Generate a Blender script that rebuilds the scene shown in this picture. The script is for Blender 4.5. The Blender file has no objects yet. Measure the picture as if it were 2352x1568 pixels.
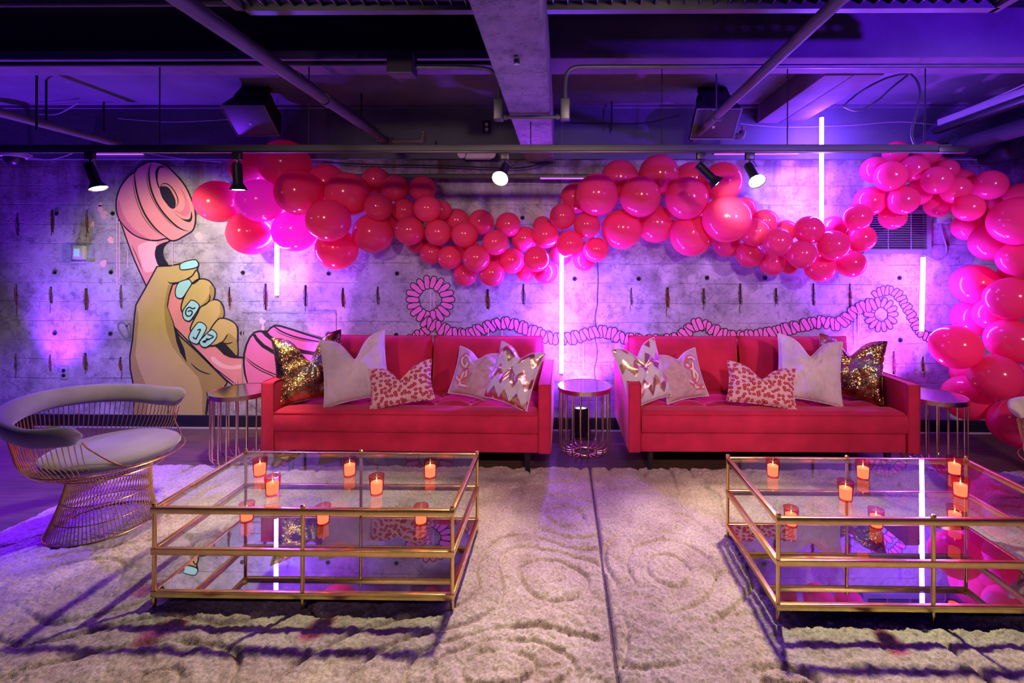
import bpy, bmesh, math, random
import numpy as np
from mathutils import Matrix, Vector
from math import sin, cos, pi, radians, sqrt, exp

random.seed(7)
scene = bpy.context.scene
COL = scene.collection

# ------------------------------------------------------------------ camera
F_PX, CX, CY = 1100.0, 1278.0, 600.0            # focal length and principal point in photo pixels
CAM = Vector((0.0, 0.0, 1.5))
CAM_R = Matrix.Rotation(radians(0.7), 3, 'Z') @ Matrix.Rotation(radians(90), 3, 'X') @ Matrix.Rotation(radians(0.15), 3, 'Z')
cd = bpy.data.cameras.new('camera')
cd.sensor_width = 36.0
cd.lens = 36.0 * F_PX / 2352.0
cd.shift_x = -(CX - 1176.0) / 2352.0
cd.shift_y = -(784.0 - CY) / 2352.0
cd.clip_start = 0.05
cam = bpy.data.objects.new('camera', cd)
COL.objects.link(cam)
cam.matrix_world = Matrix.Translation(CAM) @ CAM_R.to_4x4()
scene.camera = cam

# ------------------------------------------------------------------ world, exposure
w = bpy.data.worlds.new('venue_ambient')
scene.world = w
w.use_nodes = True
w.node_tree.nodes['Background'].inputs[0].default_value = (0.12, 0.02, 1.0, 1)
w.node_tree.nodes['Background'].inputs[1].default_value = 0.22
vs = scene.view_settings
vs.view_transform = 'Standard'
vs.look = 'None'
vs.gamma = 1.0
vs.use_curve_mapping = False
vs.exposure = 0.2
scene.cycles.use_denoising = True
scene.cycles.max_bounces = 8
scene.cycles.transparent_max_bounces = 16
scene.cycles.sample_clamp_indirect = 4.0
scene.cycles.caustics_refractive = False
scene.cycles.caustics_reflective = False

# ------------------------------------------------------------------ lights of the venue
def spot(name, loc, target, power, color, angle, blend=0.4, radius=0.03):
    l = bpy.data.lights.new(name, 'SPOT')
    l.energy = power
    l.color = color
    l.spot_size = radians(angle)
    l.spot_blend = blend
    l.shadow_soft_size = radius
    o = bpy.data.objects.new(name, l)
    COL.objects.link(o)
    o.location = loc
    d = Vector(target) - Vector(loc)
    o.rotation_euler = d.to_track_quat('-Z', 'Y').to_euler()
    return o

WARM = (1.0, 0.82, 0.50)
PINKW = (1.0, 0.60, 0.60)
VIOLET = (0.18, 0.02, 1.0)
ORCHID = (0.34, 0.05, 1.0)
# track heads of the second track behind the photographer
FRONT = [((-1.5, -0.5, 2.55), (-1.0, 4.0, 0.85), 270), ((0.55, -0.6, 2.55), (0.2, 4.0, 0.85), 240),
         ((2.9, -0.5, 2.55), (2.2, 4.0, 0.85), 290)]
for p, t, e in FRONT:
    spot('front_track_light', p, t, e, PINKW, 53, 0.7, 0.09)
# blue-violet par thrown on the beams over the right side
spot('violet_ceiling_wash', (2.6, 0.2, 2.1), (2.1, 2.9, 2.88), 520, (0.15, 0.01, 1.0), 75, 1.0, 0.06)
# violet wash light standing off to the left of the lounge
spot('violet_floor_wash', (-5.2, 2.8, 2.55), (-4.35, 2.95, 0.0), 1500, (0.14, 0.005, 1.0), 78, 0.7, 0.06)

# ------------------------------------------------------------------ helpers
def ray(px, py):
    return CAM_R @ Vector(((px - CX) / F_PX, -(py - CY) / F_PX, -1.0))

def at(px, py, y):
    d = ray(px, py)
    return CAM + d * ((y - CAM.y) / d.y)

def atz(px, py, z):
    d = ray(px, py)
    return CAM + d * ((z - CAM.z) / d.z)

def tag(o, label=None, cat=None, group=None, kind=None):
    if label: o['label'] = label
    if cat: o['category'] = cat
    if group: o['group'] = group
    if kind: o['kind'] = kind
    return o

def empty(name, loc=(0, 0, 0), rz=0.0):
    o = bpy.data.objects.new(name, None)
    COL.objects.link(o)
    o.location = loc
    o.rotation_euler = (0, 0, rz)
    o.empty_display_size = 0.1
    return o

class MB:
    """collects shapes into one mesh"""
    def __init__(s):
        s.v, s.f, s.m = [], [], []
    def add(s, vs_, fs, mi=0, M=None):
        o = len(s.v)
        for p in vs_:
            p = Vector(p)
            s.v.append(tuple(M @ p) if M is not None else tuple(p))
        for f in fs:
            s.f.append(tuple(i + o for i in f))
            s.m.append(mi)
        return s
    def box(s, a, b, mi=0, M=None, bev=0.0):
        x0, y0, z0 = a; x1, y1, z1 = b
        if x0 > x1: x0, x1 = x1, x0
        if y0 > y1: y0, y1 = y1, y0
        if z0 > z1: z0, z1 = z1, z0
        if bev <= 0:
            vs_ = [(x0,y0,z0),(x1,y0,z0),(x1,y1,z0),(x0,y1,z0),(x0,y0,z1),(x1,y0,z1),(x1,y1,z1),(x0,y1,z1)]
            fs = [(0,3,2,1),(4,5,6,7),(0,1,5,4),(1,2,6,5),(2,3,7,6),(3,0,4,7)]
            return s.add(vs_, fs, mi, M)
        bm = bmesh.new()
        bmesh.ops.create_cube(bm, size=1)
        for v in bm.verts:
            v.co = Vector(((x0+x1)/2 + v.co.x*(x1-x0), (y0+y1)/2 + v.co.y*(y1-y0), (z0+z1)/2 + v.co.z*(z1-z0)))
        bmesh.ops.bevel(bm, geom=list(bm.edges), offset=min(bev, .49*min(x1-x0, y1-y0, z1-z0)), segments=3, affect='EDGES', profile=0.5)
        bm.verts.index_update()
        s.add([v.co.copy() for v in bm.verts], [tuple(v.index for v in f.verts) for f in bm.faces], mi, M)
        bm.free()
        return s
    def tube(s, pts, r, n=10, mi=0, closed=False, caps=True, M=None, rx=None):
        pts = [Vector(p) for p in pts]
        N = len(pts)
        rr = r if isinstance(r, (list, tuple)) else [r] * N
        prev = None
        vs_, fs = [], []
        for i, p in enumerate(pts):
            if closed:
                t = pts[(i+1) % N] - pts[i-1]
            else:
                t = pts[min(i+1, N-1)] - pts[max(i-1, 0)]
            t.normalize()
            if prev is None:
                a = Vector((0, 0, 1)) if abs(t.z) < .9 else Vector((1, 0, 0))
                u = t.cross(a).normalized()
            else:
                u = (prev - t * prev.dot(t)).normalized()
            prev = u
            v = t.cross(u).normalized()
            for k in range(n):
                a = 2*pi*k/n
                vs_.append(p + u*cos(a)*rr[i] + v*sin(a)*rr[i])
        M_ = N if closed else N-1
        for i in range(M_):
            j = (i+1) % N
            for k in range(n):
                l = (k+1) % n
                fs.append((i*n+k, i*n+l, j*n+l, j*n+k))
        if caps and not closed:
            fs.append(tuple(reversed(range(n))))
            fs.append(tuple((N-1)*n+k for k in range(n)))
        return s.add(vs_, fs, mi, M)
    def lathe(s, prof, n=24, mi=0, M=None):
        vs_, fs = [], []
        for (r, z) in prof:
            for k in range(n):
                a = 2*pi*k/n
                vs_.append((r*cos(a), r*sin(a), z))
        for i in range(len(prof)-1):
            for k in range(n):
                l = (k+1) % n
                fs.append((i*n+k, i*n+l, (i+1)*n+l, (i+1)*n+k))
        if prof[0][0] > 1e-5: fs.append(tuple(reversed(range(n))))
        if prof[-1][0] > 1e-5: fs.append(tuple((len(prof)-1)*n+k for k in range(n)))
        return s.add(vs_, fs, mi, M)
    def mesh(s, name, mats, smooth=True, angle=35):
        me = bpy.data.meshes.new(name)
        me.from_pydata(s.v, [], s.f)
        for m in (mats if isinstance(mats, (list, tuple)) else [mats]):
            me.materials.append(m)
        if len(me.polygons):
            me.polygons.foreach_set('material_index', s.m)
            me.polygons.foreach_set('use_smooth', [smooth]*len(me.polygons))
        me.validate()
        me.update()
        if smooth: me.set_sharp_from_angle(angle=radians(angle))
        return me
    def build(s, name, mats, parent=None, smooth=True, angle=35):
        o = bpy.data.objects.new(name, s.mesh(name, mats, smooth, angle))
        COL.objects.link(o)
        if parent is not None: o.parent = parent
        return o

def inst(name, me, parent=None, loc=None, rot=None, scale=None):
    o = bpy.data.objects.new(name, me)
    COL.objects.link(o)
    if parent is not None: o.parent = parent
    if loc is not None: o.location = loc
    if rot is not None: o.rotation_euler = rot
    if scale is not None: o.scale = scale
    return o

def copy_tree(o, parent=None):
    c = o.copy()
    COL.objects.link(c)
    if parent is not None: c.parent = parent
    for ch in [x for x in bpy.data.objects if x.parent == o]:
        copy_tree(ch, c)
    return c

def spline(pts, n=8, closed=False):
    P = [Vector(p) for p in pts]
    N = len(P)
    out = []
    rng = range(N) if closed else range(N-1)
    for i in rng:
        if closed:
            a, b, c, d = P[i-1], P[i], P[(i+1) % N], P[(i+2) % N]
        else:
            a, b, c, d = P[max(i-1, 0)], P[i], P[i+1], P[min(i+2, N-1)]
        for k in range(n):
            t = k/n
            out.append(0.5*((2*b) + (c-a)*t + (2*a-5*b+4*c-d)*t*t + (3*b-a-3*c+d)*t**3))
    if not closed: out.append(P[-1])
    return out

# ------------------------------------------------------------------ materials
def nmat(name):
    m = bpy.data.materials.new(name)
    m.use_nodes = True
    nt = m.node_tree
    return m, nt, nt.nodes['Principled BSDF'], nt.nodes['Material Output']

def nd(nt, t, **kw):
    n = nt.nodes.new(t)
    for k, v in kw.items():
        if k in n.inputs.keys() if hasattr(n.inputs, 'keys') else False:
            n.inputs[k].default_value = v
        else:
            setattr(n, k, v)
    return n

def lk(nt, a, b): nt.links.new(a, b)

def plain(name, color, rough=0.5, metal=0.0, var=0.12, scale=8.0, bump=0.0, bscale=60.0, **kw):
    m, nt, b, out = nmat(name)
    tc = nd(nt, 'ShaderNodeTexCoord')
    nz = nd(nt, 'ShaderNodeTexNoise')
    nz.inputs['Scale'].default_value = scale
    nz.inputs['Detail'].default_value = 4
    lk(nt, tc.outputs['Object'], nz.inputs['Vector'])
    mr = nd(nt, 'ShaderNodeMapRange')
    mr.inputs[1].default_value = 0.3; mr.inputs[2].default_value = 0.7
    mr.inputs[3].default_value = 1 - var; mr.inputs[4].default_value = 1 + var
    lk(nt, nz.outputs['Fac'], mr.inputs[0])
    mx = nd(nt, 'ShaderNodeVectorMath', operation='SCALE')
    mx.inputs[0].default_value = color[:3]
    lk(nt, mr.outputs[0], mx.inputs['Scale'])
    lk(nt, mx.outputs[0], b.inputs['Base Color'])
    b.inputs['Roughness'].default_value = rough
    b.inputs['Metallic'].default_value = metal
    for k, v in kw.items():
        b.inputs[k].default_value = v
    if bump > 0:
        n2 = nd(nt, 'ShaderNodeTexNoise')
        n2.inputs['Scale'].default_value = bscale
        n2.inputs['Detail'].default_value = 6
        lk(nt, tc.outputs['Object'], n2.inputs['Vector'])
        bp = nd(nt, 'ShaderNodeBump')
        bp.inputs['Strength'].default_value = bump
        bp.inputs['Distance'].default_value = 0.01
        lk(nt, n2.outputs['Fac'], bp.inputs['Height'])
        lk(nt, bp.outputs[0], b.inputs['Normal'])
    return m

def emit(name, color, strength):
    m, nt, b, out = nmat(name)
    b.inputs['Base Color'].default_value = (*color, 1)
    b.inputs['Emission Color'].default_value = (*color, 1)
    b.inputs['Emission Strength'].default_value = strength
    return m

def concrete(name, base=(0.345, 0.33, 0.335), wall=True):
    m, nt, b, out = nmat(name)
    tc = nd(nt, 'ShaderNodeTexCoord')
    def noise(scale, detail=8, rough=0.6, mapping=None):
        n = nd(nt, 'ShaderNodeTexNoise')
        n.inputs['Scale'].default_value = scale
        n.inputs['Detail'].default_value = detail
        n.inputs['Roughness'].default_value = rough
        if mapping:
            mp = nd(nt, 'ShaderNodeMapping')
            mp.inputs['Scale'].default_value = mapping
            lk(nt, tc.outputs['Object'], mp.inputs['Vector'])
            lk(nt, mp.outputs[0], n.inputs['Vector'])
        else:
            lk(nt, tc.outputs['Object'], n.inputs['Vector'])
        return n.outputs['Fac']
    def mrange(src, a, bb, c, d):
        n = nd(nt, 'ShaderNodeMapRange')
        for i, v in enumerate((a, bb, c, d)): n.inputs[i+1].default_value = v
        lk(nt, src, n.inputs[0])
        return n.outputs[0]
    def math_(op, a, c):
        n = nd(nt, 'ShaderNodeMath', operation=op)
        for i, v in enumerate((a, c)):
            if isinstance(v, (int, float)): n.inputs[i].default_value = v
            else: lk(nt, v, n.inputs[i])
        return n.outputs[0]
    def mixc(fac, a, c):
        n = nd(nt, 'ShaderNodeMix', data_type='RGBA')
        lk(nt, fac, n.inputs[0])
        for i, v in ((6, a), (7, c)):
            if isinstance(v, tuple): n.inputs[i].default_value = (*v, 1)
            else: lk(nt, v, n.inputs[i])
        return n.outputs[2]
    k = lambda s: tuple(x*s for x in base)
    c = mixc(mrange(noise(1.3), .3, .7, 0, 1), k(.72), k(1.25))
    c = mixc(mrange(noise(4.5, 10, .7), .42, .62, 0, .75), c, k(1.6))
    c = mixc(mrange(noise(8, 12, .75), .52, .66, 0, .85), c, k(.36))
    c = mixc(mrange(noise(2.1, 12, .72), .55, .68, 0, .8), c, k(.40))
    c = mixc(mrange(noise(22, 8, .8), .58, .70, 0, .7), c, k(.30))
    pits = mrange(noise(70, 4, .5), .64, .72, 0, .8)
    c = mixc(pits, c, k(.22))
    # flaking patches of old whitewash with thin crack edges
    vn = noise(3.0, 12, .65)
    edge = mrange(math_('ABSOLUTE', math_('SUBTRACT', vn, .56), 0), 0.0, .012, .55, 0)
    c = mixc(edge, c, k(.35))
    bump = mrange(noise(35, 8, .65), .2, .8, 0, .5)
    bump = math_('ADD', bump, mrange(vn, .54, .58, 0, .5))
    bump = math_('SUBTRACT', bump, pits)
    if wall:
        sx = nd(nt, 'ShaderNodeSeparateXYZ')
        lk(nt, tc.outputs['Object'], sx.inputs[0])
        z = sx.outputs['Z']
        wob = math_('MULTIPLY', math_('SUBTRACT', noise(2.2, 6), .5), .035)
        zz = math_('ADD', z, wob)
        fr = math_('FRACT', math_('DIVIDE', zz, .174), 0)
        ln = mrange(math_('ABSOLUTE', math_('SUBTRACT', fr, .5), 0), 0.0, .028, 1, 0)
        brk = mrange(noise(3.5, 5), .4, .58, 0, 1)
        ln = math_('MULTIPLY', ln, brk)
        c = mixc(math_('MULTIPLY', ln, .65), c, k(.25))
        bump = math_('SUBTRACT', bump, math_('MULTIPLY', ln, 1.5))
        # water stains and rust running down from the top
        top = mrange(z, 1.75, 2.40, 0, 1)
        st = mrange(noise(1.0, 5, .6, (5.0, 1, .35)), .46, .62, 0, 1)
        c = mixc(math_('MULTIPLY', math_('MULTIPLY', st, top), .75), c, (.10, .075, .06))
        ru = mrange(noise(1.0, 3, .5, (11.0, 1, .5)), .60, .68, 0, 1)
        top2 = mrange(z, 2.05, 2.35, 0, 1)
        c = mixc(math_('MULTIPLY', math_('MULTIPLY', ru, top2), .85), c, (.26, .085, .03))
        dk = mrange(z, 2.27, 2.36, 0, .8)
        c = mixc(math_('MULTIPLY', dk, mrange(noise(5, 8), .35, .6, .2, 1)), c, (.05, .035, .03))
    lk(nt, c, b.inputs['Base Color'])
    b.inputs['Roughness'].default_value = .85
    bp = nd(nt, 'ShaderNodeBump')
    bp.inputs['Strength'].default_value = .55
    bp.inputs['Distance'].default_value = .008
    lk(nt, bump, bp.inputs['Height'])
    lk(nt, bp.outputs[0], b.inputs['Normal'])
    return m

def velvet(name, color, sheen=(1, .5, .7), rough=.75, sh=.6):
    m = plain(name, color, rough, 0, .22, 5.0, .15, 400.0)
    b = m.node_tree.nodes['Principled BSDF']
    b.inputs['Sheen Weight'].default_value = sh
    b.inputs['Sheen Roughness'].default_value = .4
    b.inputs['Sheen Tint'].default_value = (*sheen, 1)
    b.inputs['Specular IOR Level'].default_value = .15
    return m

def outer_face(nt, fr, mx):
    """thin glass: it mirrors at its outer faces only"""
    ge = nd(nt, 'ShaderNodeNewGeometry')
    inv = nd(nt, 'ShaderNodeMath', operation='SUBTRACT'); inv.inputs[0].default_value = 1.0
    lk(nt, ge.outputs['Backfacing'], inv.inputs[1])
    ml = nd(nt, 'ShaderNodeMath', operation='MULTIPLY')
    lk(nt, fr.outputs[0], ml.inputs[0]); lk(nt, inv.outputs[0], ml.inputs[1])
    lk(nt, ml.outputs[0], mx.inputs[0])

def glass_pane(name, tint=(.93, .97, .96), refl=0.10):
    m, nt, b, out = nmat(name)
    nt.nodes.remove(b)
    tr = nd(nt, 'ShaderNodeBsdfTransparent'); tr.inputs[0].default_value = (*tint, 1)
    gl = nd(nt, 'ShaderNodeBsdfGlossy'); gl.inputs['Roughness'].default_value = .0
    gl.inputs[0].default_value = (1, 1, 1, 1)
    fr = nd(nt, 'ShaderNodeFresnel'); fr.inputs[0].default_value = 1.5
    mx = nd(nt, 'ShaderNodeMixShader')
    outer_face(nt, fr, mx)
    lk(nt, tr.outputs[0], mx.inputs[1]); lk(nt, gl.outputs[0], mx.inputs[2])
    lk(nt, mx.outputs[0], out.inputs[0])
    return m

def balloon_mat():
    m, nt, b, out = nmat('balloon_latex')
    b.inputs['Base Color'].default_value = (.97, .065, .22, 1)
    b.inputs['Roughness'].default_value = .15
    b.inputs['Specular IOR Level'].default_value = .5
    tl = nd(nt, 'ShaderNodeBsdfTranslucent'); tl.inputs[0].default_value = (1.0, .04, .30, 1)
    mx = nd(nt, 'ShaderNodeMixShader'); mx.inputs[0].default_value = .35
    oi = nd(nt, 'ShaderNodeObjectInfo')
    hs = nd(nt, 'ShaderNodeHueSaturation')
    hs.inputs['Color'].default_value = (.97, .065, .22, 1)
    mr = nd(nt, 'ShaderNodeMapRange')
    mr.inputs[3].default_value = .9; mr.inputs[4].default_value = 1.08
    lk(nt, oi.outputs['Random'], mr.inputs[0]); lk(nt, mr.outputs[0], hs.inputs['Value'])
    lk(nt, hs.outputs[0], b.inputs['Base Color'])
    lk(nt, b.outputs[0], mx.inputs[1]); lk(nt, tl.outputs[0], mx.inputs[2]); lk(nt, mx.outputs[0], out.inputs[0])
    return m

M = {}
M['concrete'] = concrete('wall_concrete')
M['beam_concrete'] = concrete('beam_concrete', (.24, .22, .26), wall=False)
M['dark_paint'] = plain('dark_ceiling_paint', (.028, .026, .045), .8, 0, .25, 3, .3, 40)
M['upper_wall'] = plain('upper_wall_paint', (.10, .12, .14), .75, 0, .15, 3, .3, 50)
M['ceiling_paint'] = plain('ceiling_paint', (.13, .12, .18), .85, 0, .2, 2.5, .3, 30)
M['beam_paint'] = plain('beam_paint', (.14, .11, .17), .8, 0, .25, 3, .5, 25)
M['black'] = plain('black_powder_coat', (.012, .012, .014), .35, 0, .2)
M['black_matte'] = plain('black_matte', (.014, .014, .016), .8, 0, .2)
M['steel'] = plain('galvanised_steel', (.14, .16, .16), .45, .6, .15)
M['pipe'] = plain('painted_pipe', (.095, .085, .09), .6, 0, .2, 6)
M['brass'] = plain('brushed_brass', (.78, .57, .20), .24, 1.0, .10, 30)
M['gold_wire'] = plain('gold_wire', (.66, .47, .15), .30, 1.0, .10, 30)
M['champagne'] = plain('champagne_metal', (.78, .58, .40), .22, 1.0, .08, 30)
M['red_velvet'] = velvet('red_velvet', (.56, .022, .075), (1, .35, .45))
M['red_piping'] = velvet('red_velvet_piping', (.45, .015, .035), (1, .35, .45))
M['lilac_velvet'] = velvet('grey_velvet', (.20, .17, .19), (.9, .85, 1), .8, .7)
M['cream_velvet'] = velvet('cream_velvet', (.62, .58, .42), (1, .98, .9), .8, .5)
M['white_velvet'] = velvet('blush_velvet', (.70, .60, .60), (1, .95, 1), .8, .5)
def add_wrinkles(m, scale=9.0, strength=.9, dist=.03):
    """soft fabric folds on top of the fine nap"""
    nt = m.node_tree
    b = nt.nodes['Principled BSDF']
    old = b.inputs['Normal'].links[0].from_socket
    tc = nd(nt, 'ShaderNodeTexCoord')
    n = nd(nt, 'ShaderNodeTexNoise')
    n.inputs['Scale'].default_value = scale; n.inputs['Detail'].default_value = 3; n.inputs['Distortion'].default_value = 1.6
    mp = nd(nt, 'ShaderNodeMapping'); mp.inputs['Scale'].default_value = (1.0, .4, .55); mp.inputs['Rotation'].default_value = (0, .6, 0)
    lk(nt, tc.outputs['Object'], mp.inputs[0]); lk(nt, mp.outputs[0], n.inputs['Vector'])
    bp = nd(nt, 'ShaderNodeBump'); bp.inputs['Strength'].default_value = strength; bp.inputs['Distance'].default_value = dist
    lk(nt, n.outputs['Fac'], bp.inputs['Height']); lk(nt, old, bp.inputs['Normal']); lk(nt, bp.outputs[0], b.inputs['Normal'])
add_wrinkles(M['white_velvet'])
M['glass'] = glass_pane('clear_glass')
M['balloon'] = balloon_mat()
M['tube_light'] = emit('tube_light_glow', (.19, .055, 1.0), 300.0)
M['strip_light'] = emit('strip_light_glow', (.45, .08, 1.0), 1.6)
M['bulb'] = emit('bulb_glow', (1.0, .86, .55), 40.0)
M['white_plastic'] = plain('white_plastic', (.72, .70, .68), .4, 0, .05)
M['grey_plastic'] = plain('grey_plastic', (.30, .30, .32), .45, 0, .08)

m, nt, b, out = nmat('smoked_mirror')
b.inputs['Base Color'].default_value = (.50, .47, .52, 1)
b.inputs['Metallic'].default_value = 1
b.inputs['Roughness'].default_value = .015
M['mirror'] = m

def wood_floor():
    m, nt, b, out = nmat('dark_wood_floor')
    tc = nd(nt, 'ShaderNodeTexCoord')
    br = nd(nt, 'ShaderNodeTexBrick')
    br.inputs['Scale'].default_value = 1.0
    br.inputs['Brick Width'].default_value = 1.5
    br.inputs['Row Height'].default_value = .18
    br.inputs['Mortar Size'].default_value = .0015
    br.inputs['Color1'].default_value = (.085, .052, .036, 1)
    br.inputs['Color2'].default_value = (.13, .082, .054, 1)
    br.inputs['Mortar'].default_value = (.06, .038, .026, 1)
    lk(nt, tc.outputs['Object'], br.inputs['Vector'])
    mp = nd(nt, 'ShaderNodeMapping'); mp.inputs['Scale'].default_value = (1.5, 22, 1)
    lk(nt, tc.outputs['Object'], mp.inputs['Vector'])
    nz = nd(nt, 'ShaderNodeTexNoise'); nz.inputs['Scale'].default_value = 2; nz.inputs['Detail'].default_value = 8
    nz.inputs['Distortion'].default_value = .6
    lk(nt, mp.outputs[0], nz.inputs['Vector'])
    mr = nd(nt, 'ShaderNodeMapRange')
    mr.inputs[1].default_value = .3; mr.inputs[2].default_value = .7; mr.inputs[3].default_value = .55; mr.inputs[4].default_value = 1.25
    lk(nt, nz.outputs['Fac'], mr.inputs[0])
    sc = nd(nt, 'ShaderNodeVectorMath', operation='SCALE')
    lk(nt, br.outputs['Color'], sc.inputs[0]); lk(nt, mr.outputs[0], sc.inputs['Scale'])
    lk(nt, sc.outputs[0], b.inputs['Base Color'])
    b.inputs['Roughness'].default_value = .55
    b.inputs['Specular IOR Level'].default_value = .3
    return m
M['floor'] = wood_floor()

# ------------------------------------------------------------------ the room
WY = 4.26                       # face of the back wall
XL, XR = -7.5, 7.5
def struct(mb, name, mat, parent=None, **kw):
    o = mb.build(name, mat, parent, **kw)
    if parent is None: o['kind'] = 'structure'
    return o

struct(MB().box((XL, -4, -.1), (XR, 4.6, 0)), 'floor', M['floor'])

# back wall with the slots left by the old shutter anchors cut into it
SLOT_ROWS = [(480, 540), (650, 712), (806, 864)]
slot_px = [[40, 120, 200], [37, 117, 198, 278, 527, 610, 702, 788, 868, 1120, 1202, 1450, 1533, 1616, 1700, 1782, 1868, 1952],
           [36, 115, 196, 277, 700, 2053, 2120]]
slots = []
for (y0, y1), xs in zip(SLOT_ROWS, slot_px):
    for x in xs:
        hw = random.uniform(1.2, 3.4)
        a, c = at(x - hw, y1 - random.uniform(0, 16), WY), at(x + hw, y0 + random.uniform(0, 14), WY)
        slots.append((a.x, c.x, a.z + random.uniform(-.01, .02), c.z))
def cut_wall(slots, x0, x1, z0, z1, y, depth):
    mb = MB()
    rows = {}
    # rows by rounding the mean height
    for s in slots: rows.setdefault(round((s[2]+s[3])/2 / .3), []).append(s)
    zs = z0
    def quad(a, b_, c, d, mi=0): mb.add([a, b_, c, d], [(0, 1, 2, 3)], mi)
    for k in sorted(rows):
        R = sorted(rows[k])
        lo = min(s[2] for s in R) - .01; hi = max(s[3] for s in R) + .01
        quad((x0, y, zs), (x1, y, zs), (x1, y, lo), (x0, y, lo))
        px_ = x0
        for (a, b_, c, d) in R:
            quad((px_, y, lo), (a, y, lo), (a, y, hi), (px_, y, hi))
            quad((a, y, lo), (b_, y, lo), (b_, y, c), (a, y, c))
            quad((a, y, d), (b_, y, d), (b_, y, hi), (a, y, hi))
            Y = y + depth
            quad((a, Y, c), (b_, Y, c), (b_, Y, d), (a, Y, d), 1)
            quad((a, y, c), (b_, y, c), (b_, Y, c), (a, Y, c), 1)
            quad((a, Y, d), (b_, Y, d), (b_, y, d), (a, y, d), 1)
            quad((a, y, c), (a, Y, c), (a, Y, d), (a, y, d), 1)
            quad((b_, Y, c), (b_, y, c), (b_, y, d), (b_, Y, d), 1)
            px_ = b_
        quad((px_, y, lo), (x1, y, lo), (x1, y, hi), (px_, y, hi))
        zs = hi
    quad((x0, y, zs), (x1, y, zs), (x1, y, z1), (x0, y, z1))
    mb.box((x0, y + depth + .01, z0), (x1, y + .2, z1))
    return mb
M['slot_dirt'] = plain('slot_dirt', (.13, .075, .055), .95, 0, .5, 30)
wall = struct(cut_wall(slots, XL, XR, 0, 2.40, WY, .02), 'wall_back', [M['concrete'], M['slot_dirt']], smooth=False)

M['rust'] = plain('rust_stain', (.17, .060, .032), .9, 0, .5, 25, .4, 80)
M['hole'] = plain('dark_hole', (.02, .018, .018), .9)
M['soot'] = plain('dark_stain', (.12, .10, .10), .9, 0, .4, 30)
def blob_strip(mb, cx, z0, z1, wd, y, mi=0, n=14, jit=.5):
    L, R = [], []
    for i in range(n+1):
        t = i/n
        env = max(.15, sin(pi*min(1, max(0, t*.9+.08))))
        o = wd*.25*random.uniform(-1, 1)
        L.append((cx + o - wd*.5*env*random.uniform(1-jit, 1), y, z0 + (z1-z0)*t))
        R.append((cx + o + wd*.5*env*random.uniform(1-jit, 1), y, z0 + (z1-z0)*t))
    for i in range(n):
        mb.add([L[i], R[i], R[i+1], L[i+1]], [(0, 1, 2, 3)], mi)
for k, (a, b_, c, d) in enumerate(slots):
    mb = MB()
    cx = (a+b_)/2
    blob_strip(mb, a - .004, c + .02, d - .01, .016, WY - .0008, 0)
    blob_strip(mb, b_ + .004, c - .015, d - .05, .020, WY - .0010, 0)
    if random.random() < .6: blob_strip(mb, cx + random.uniform(-.01, .01), c - random.uniform(.03, .12), c + .01, .014, WY - .0012, 0)
    mb.build('rust_stain', M['rust'] if random.random() < .6 else M['soot'], wall)
# round form-tie holes: proud cups, the shade inside put into a dark colour
hole_px = [(130, 490), (259, 490), (1200, 500), (126, 625), (255, 625), (558, 626), (755, 628), (912, 628), (1320, 640), (1467, 640),
           (1624, 638), (1757, 638), (2066, 638), (126, 765), (254, 766), (556, 765), (910, 769), (1066, 769), (2068, 781), (753, 769), (1911, 780)]
hm = MB().lathe([(.020, .0), (.019, .004), (.014, .002), (.0001, -.002)], 18).mesh('tie_hole', M['hole'])
for (x, y) in hole_px:
    p = at(x, y, WY)
    inst('tie_hole', hm, wall, (p.x, WY, p.z), (pi/2, 0, 0))
# sealed hatch: a thin filled joint in the concrete
a, c = at(557, 900, WY), at(771, 717, WY)
mb = MB()
for (q0, q1) in (((a.x, c.z-.008), (c.x, c.z+.008)), ((a.x-.006, a.z), (a.x+.006, c.z)), ((c.x-.006, a.z), (c.x+.006, c.z))):
    mb.box((q0[0], WY-.004, q0[1]), (q1[0], WY+.01, q1[1]))
mb.build('hatch_joint', plain('grey_filler', (.30, .30, .27), .8, 0, .2, 20, .4, 60), wall)
# vertical construction joint
mb = MB()
p0, p1 = at(1372, 600, WY), at(1366, 900, WY)
pts = spline([(p0.x + (p1.x-p0.x)*t + random.uniform(-.012, .012), WY - .0005, p0.z + (p1.z-p0.z)*t) for t in [i/12 for i in range(13)]], 3)
mb.tube(pts, [.004 + .003*random.random() for _ in pts], 5)
mb.build('crack', M['soot'], wall)

up = struct(MB().box((XL, WY-.05, 2.40), (XR, WY+.2, 2.95)), 'wall_upper', M['upper_wall'])
struct(MB().box((XL, WY-.075, 2.845), (XR, WY-.05, 2.87)), 'trim_1', M['ceiling_paint'])  # thin ledge strip added to catch the violet uplight as a line
struct(MB().box((XL, WY-.02, 0), (XR, WY, .115), bev=.004), 'baseboard_back', M['black'])
struct(MB().box((XL, WY-.028, 0), (XR, WY-.02, .012)), 'trim_2', plain('pale_sealant', (.45, .42, .36), .6))
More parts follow.
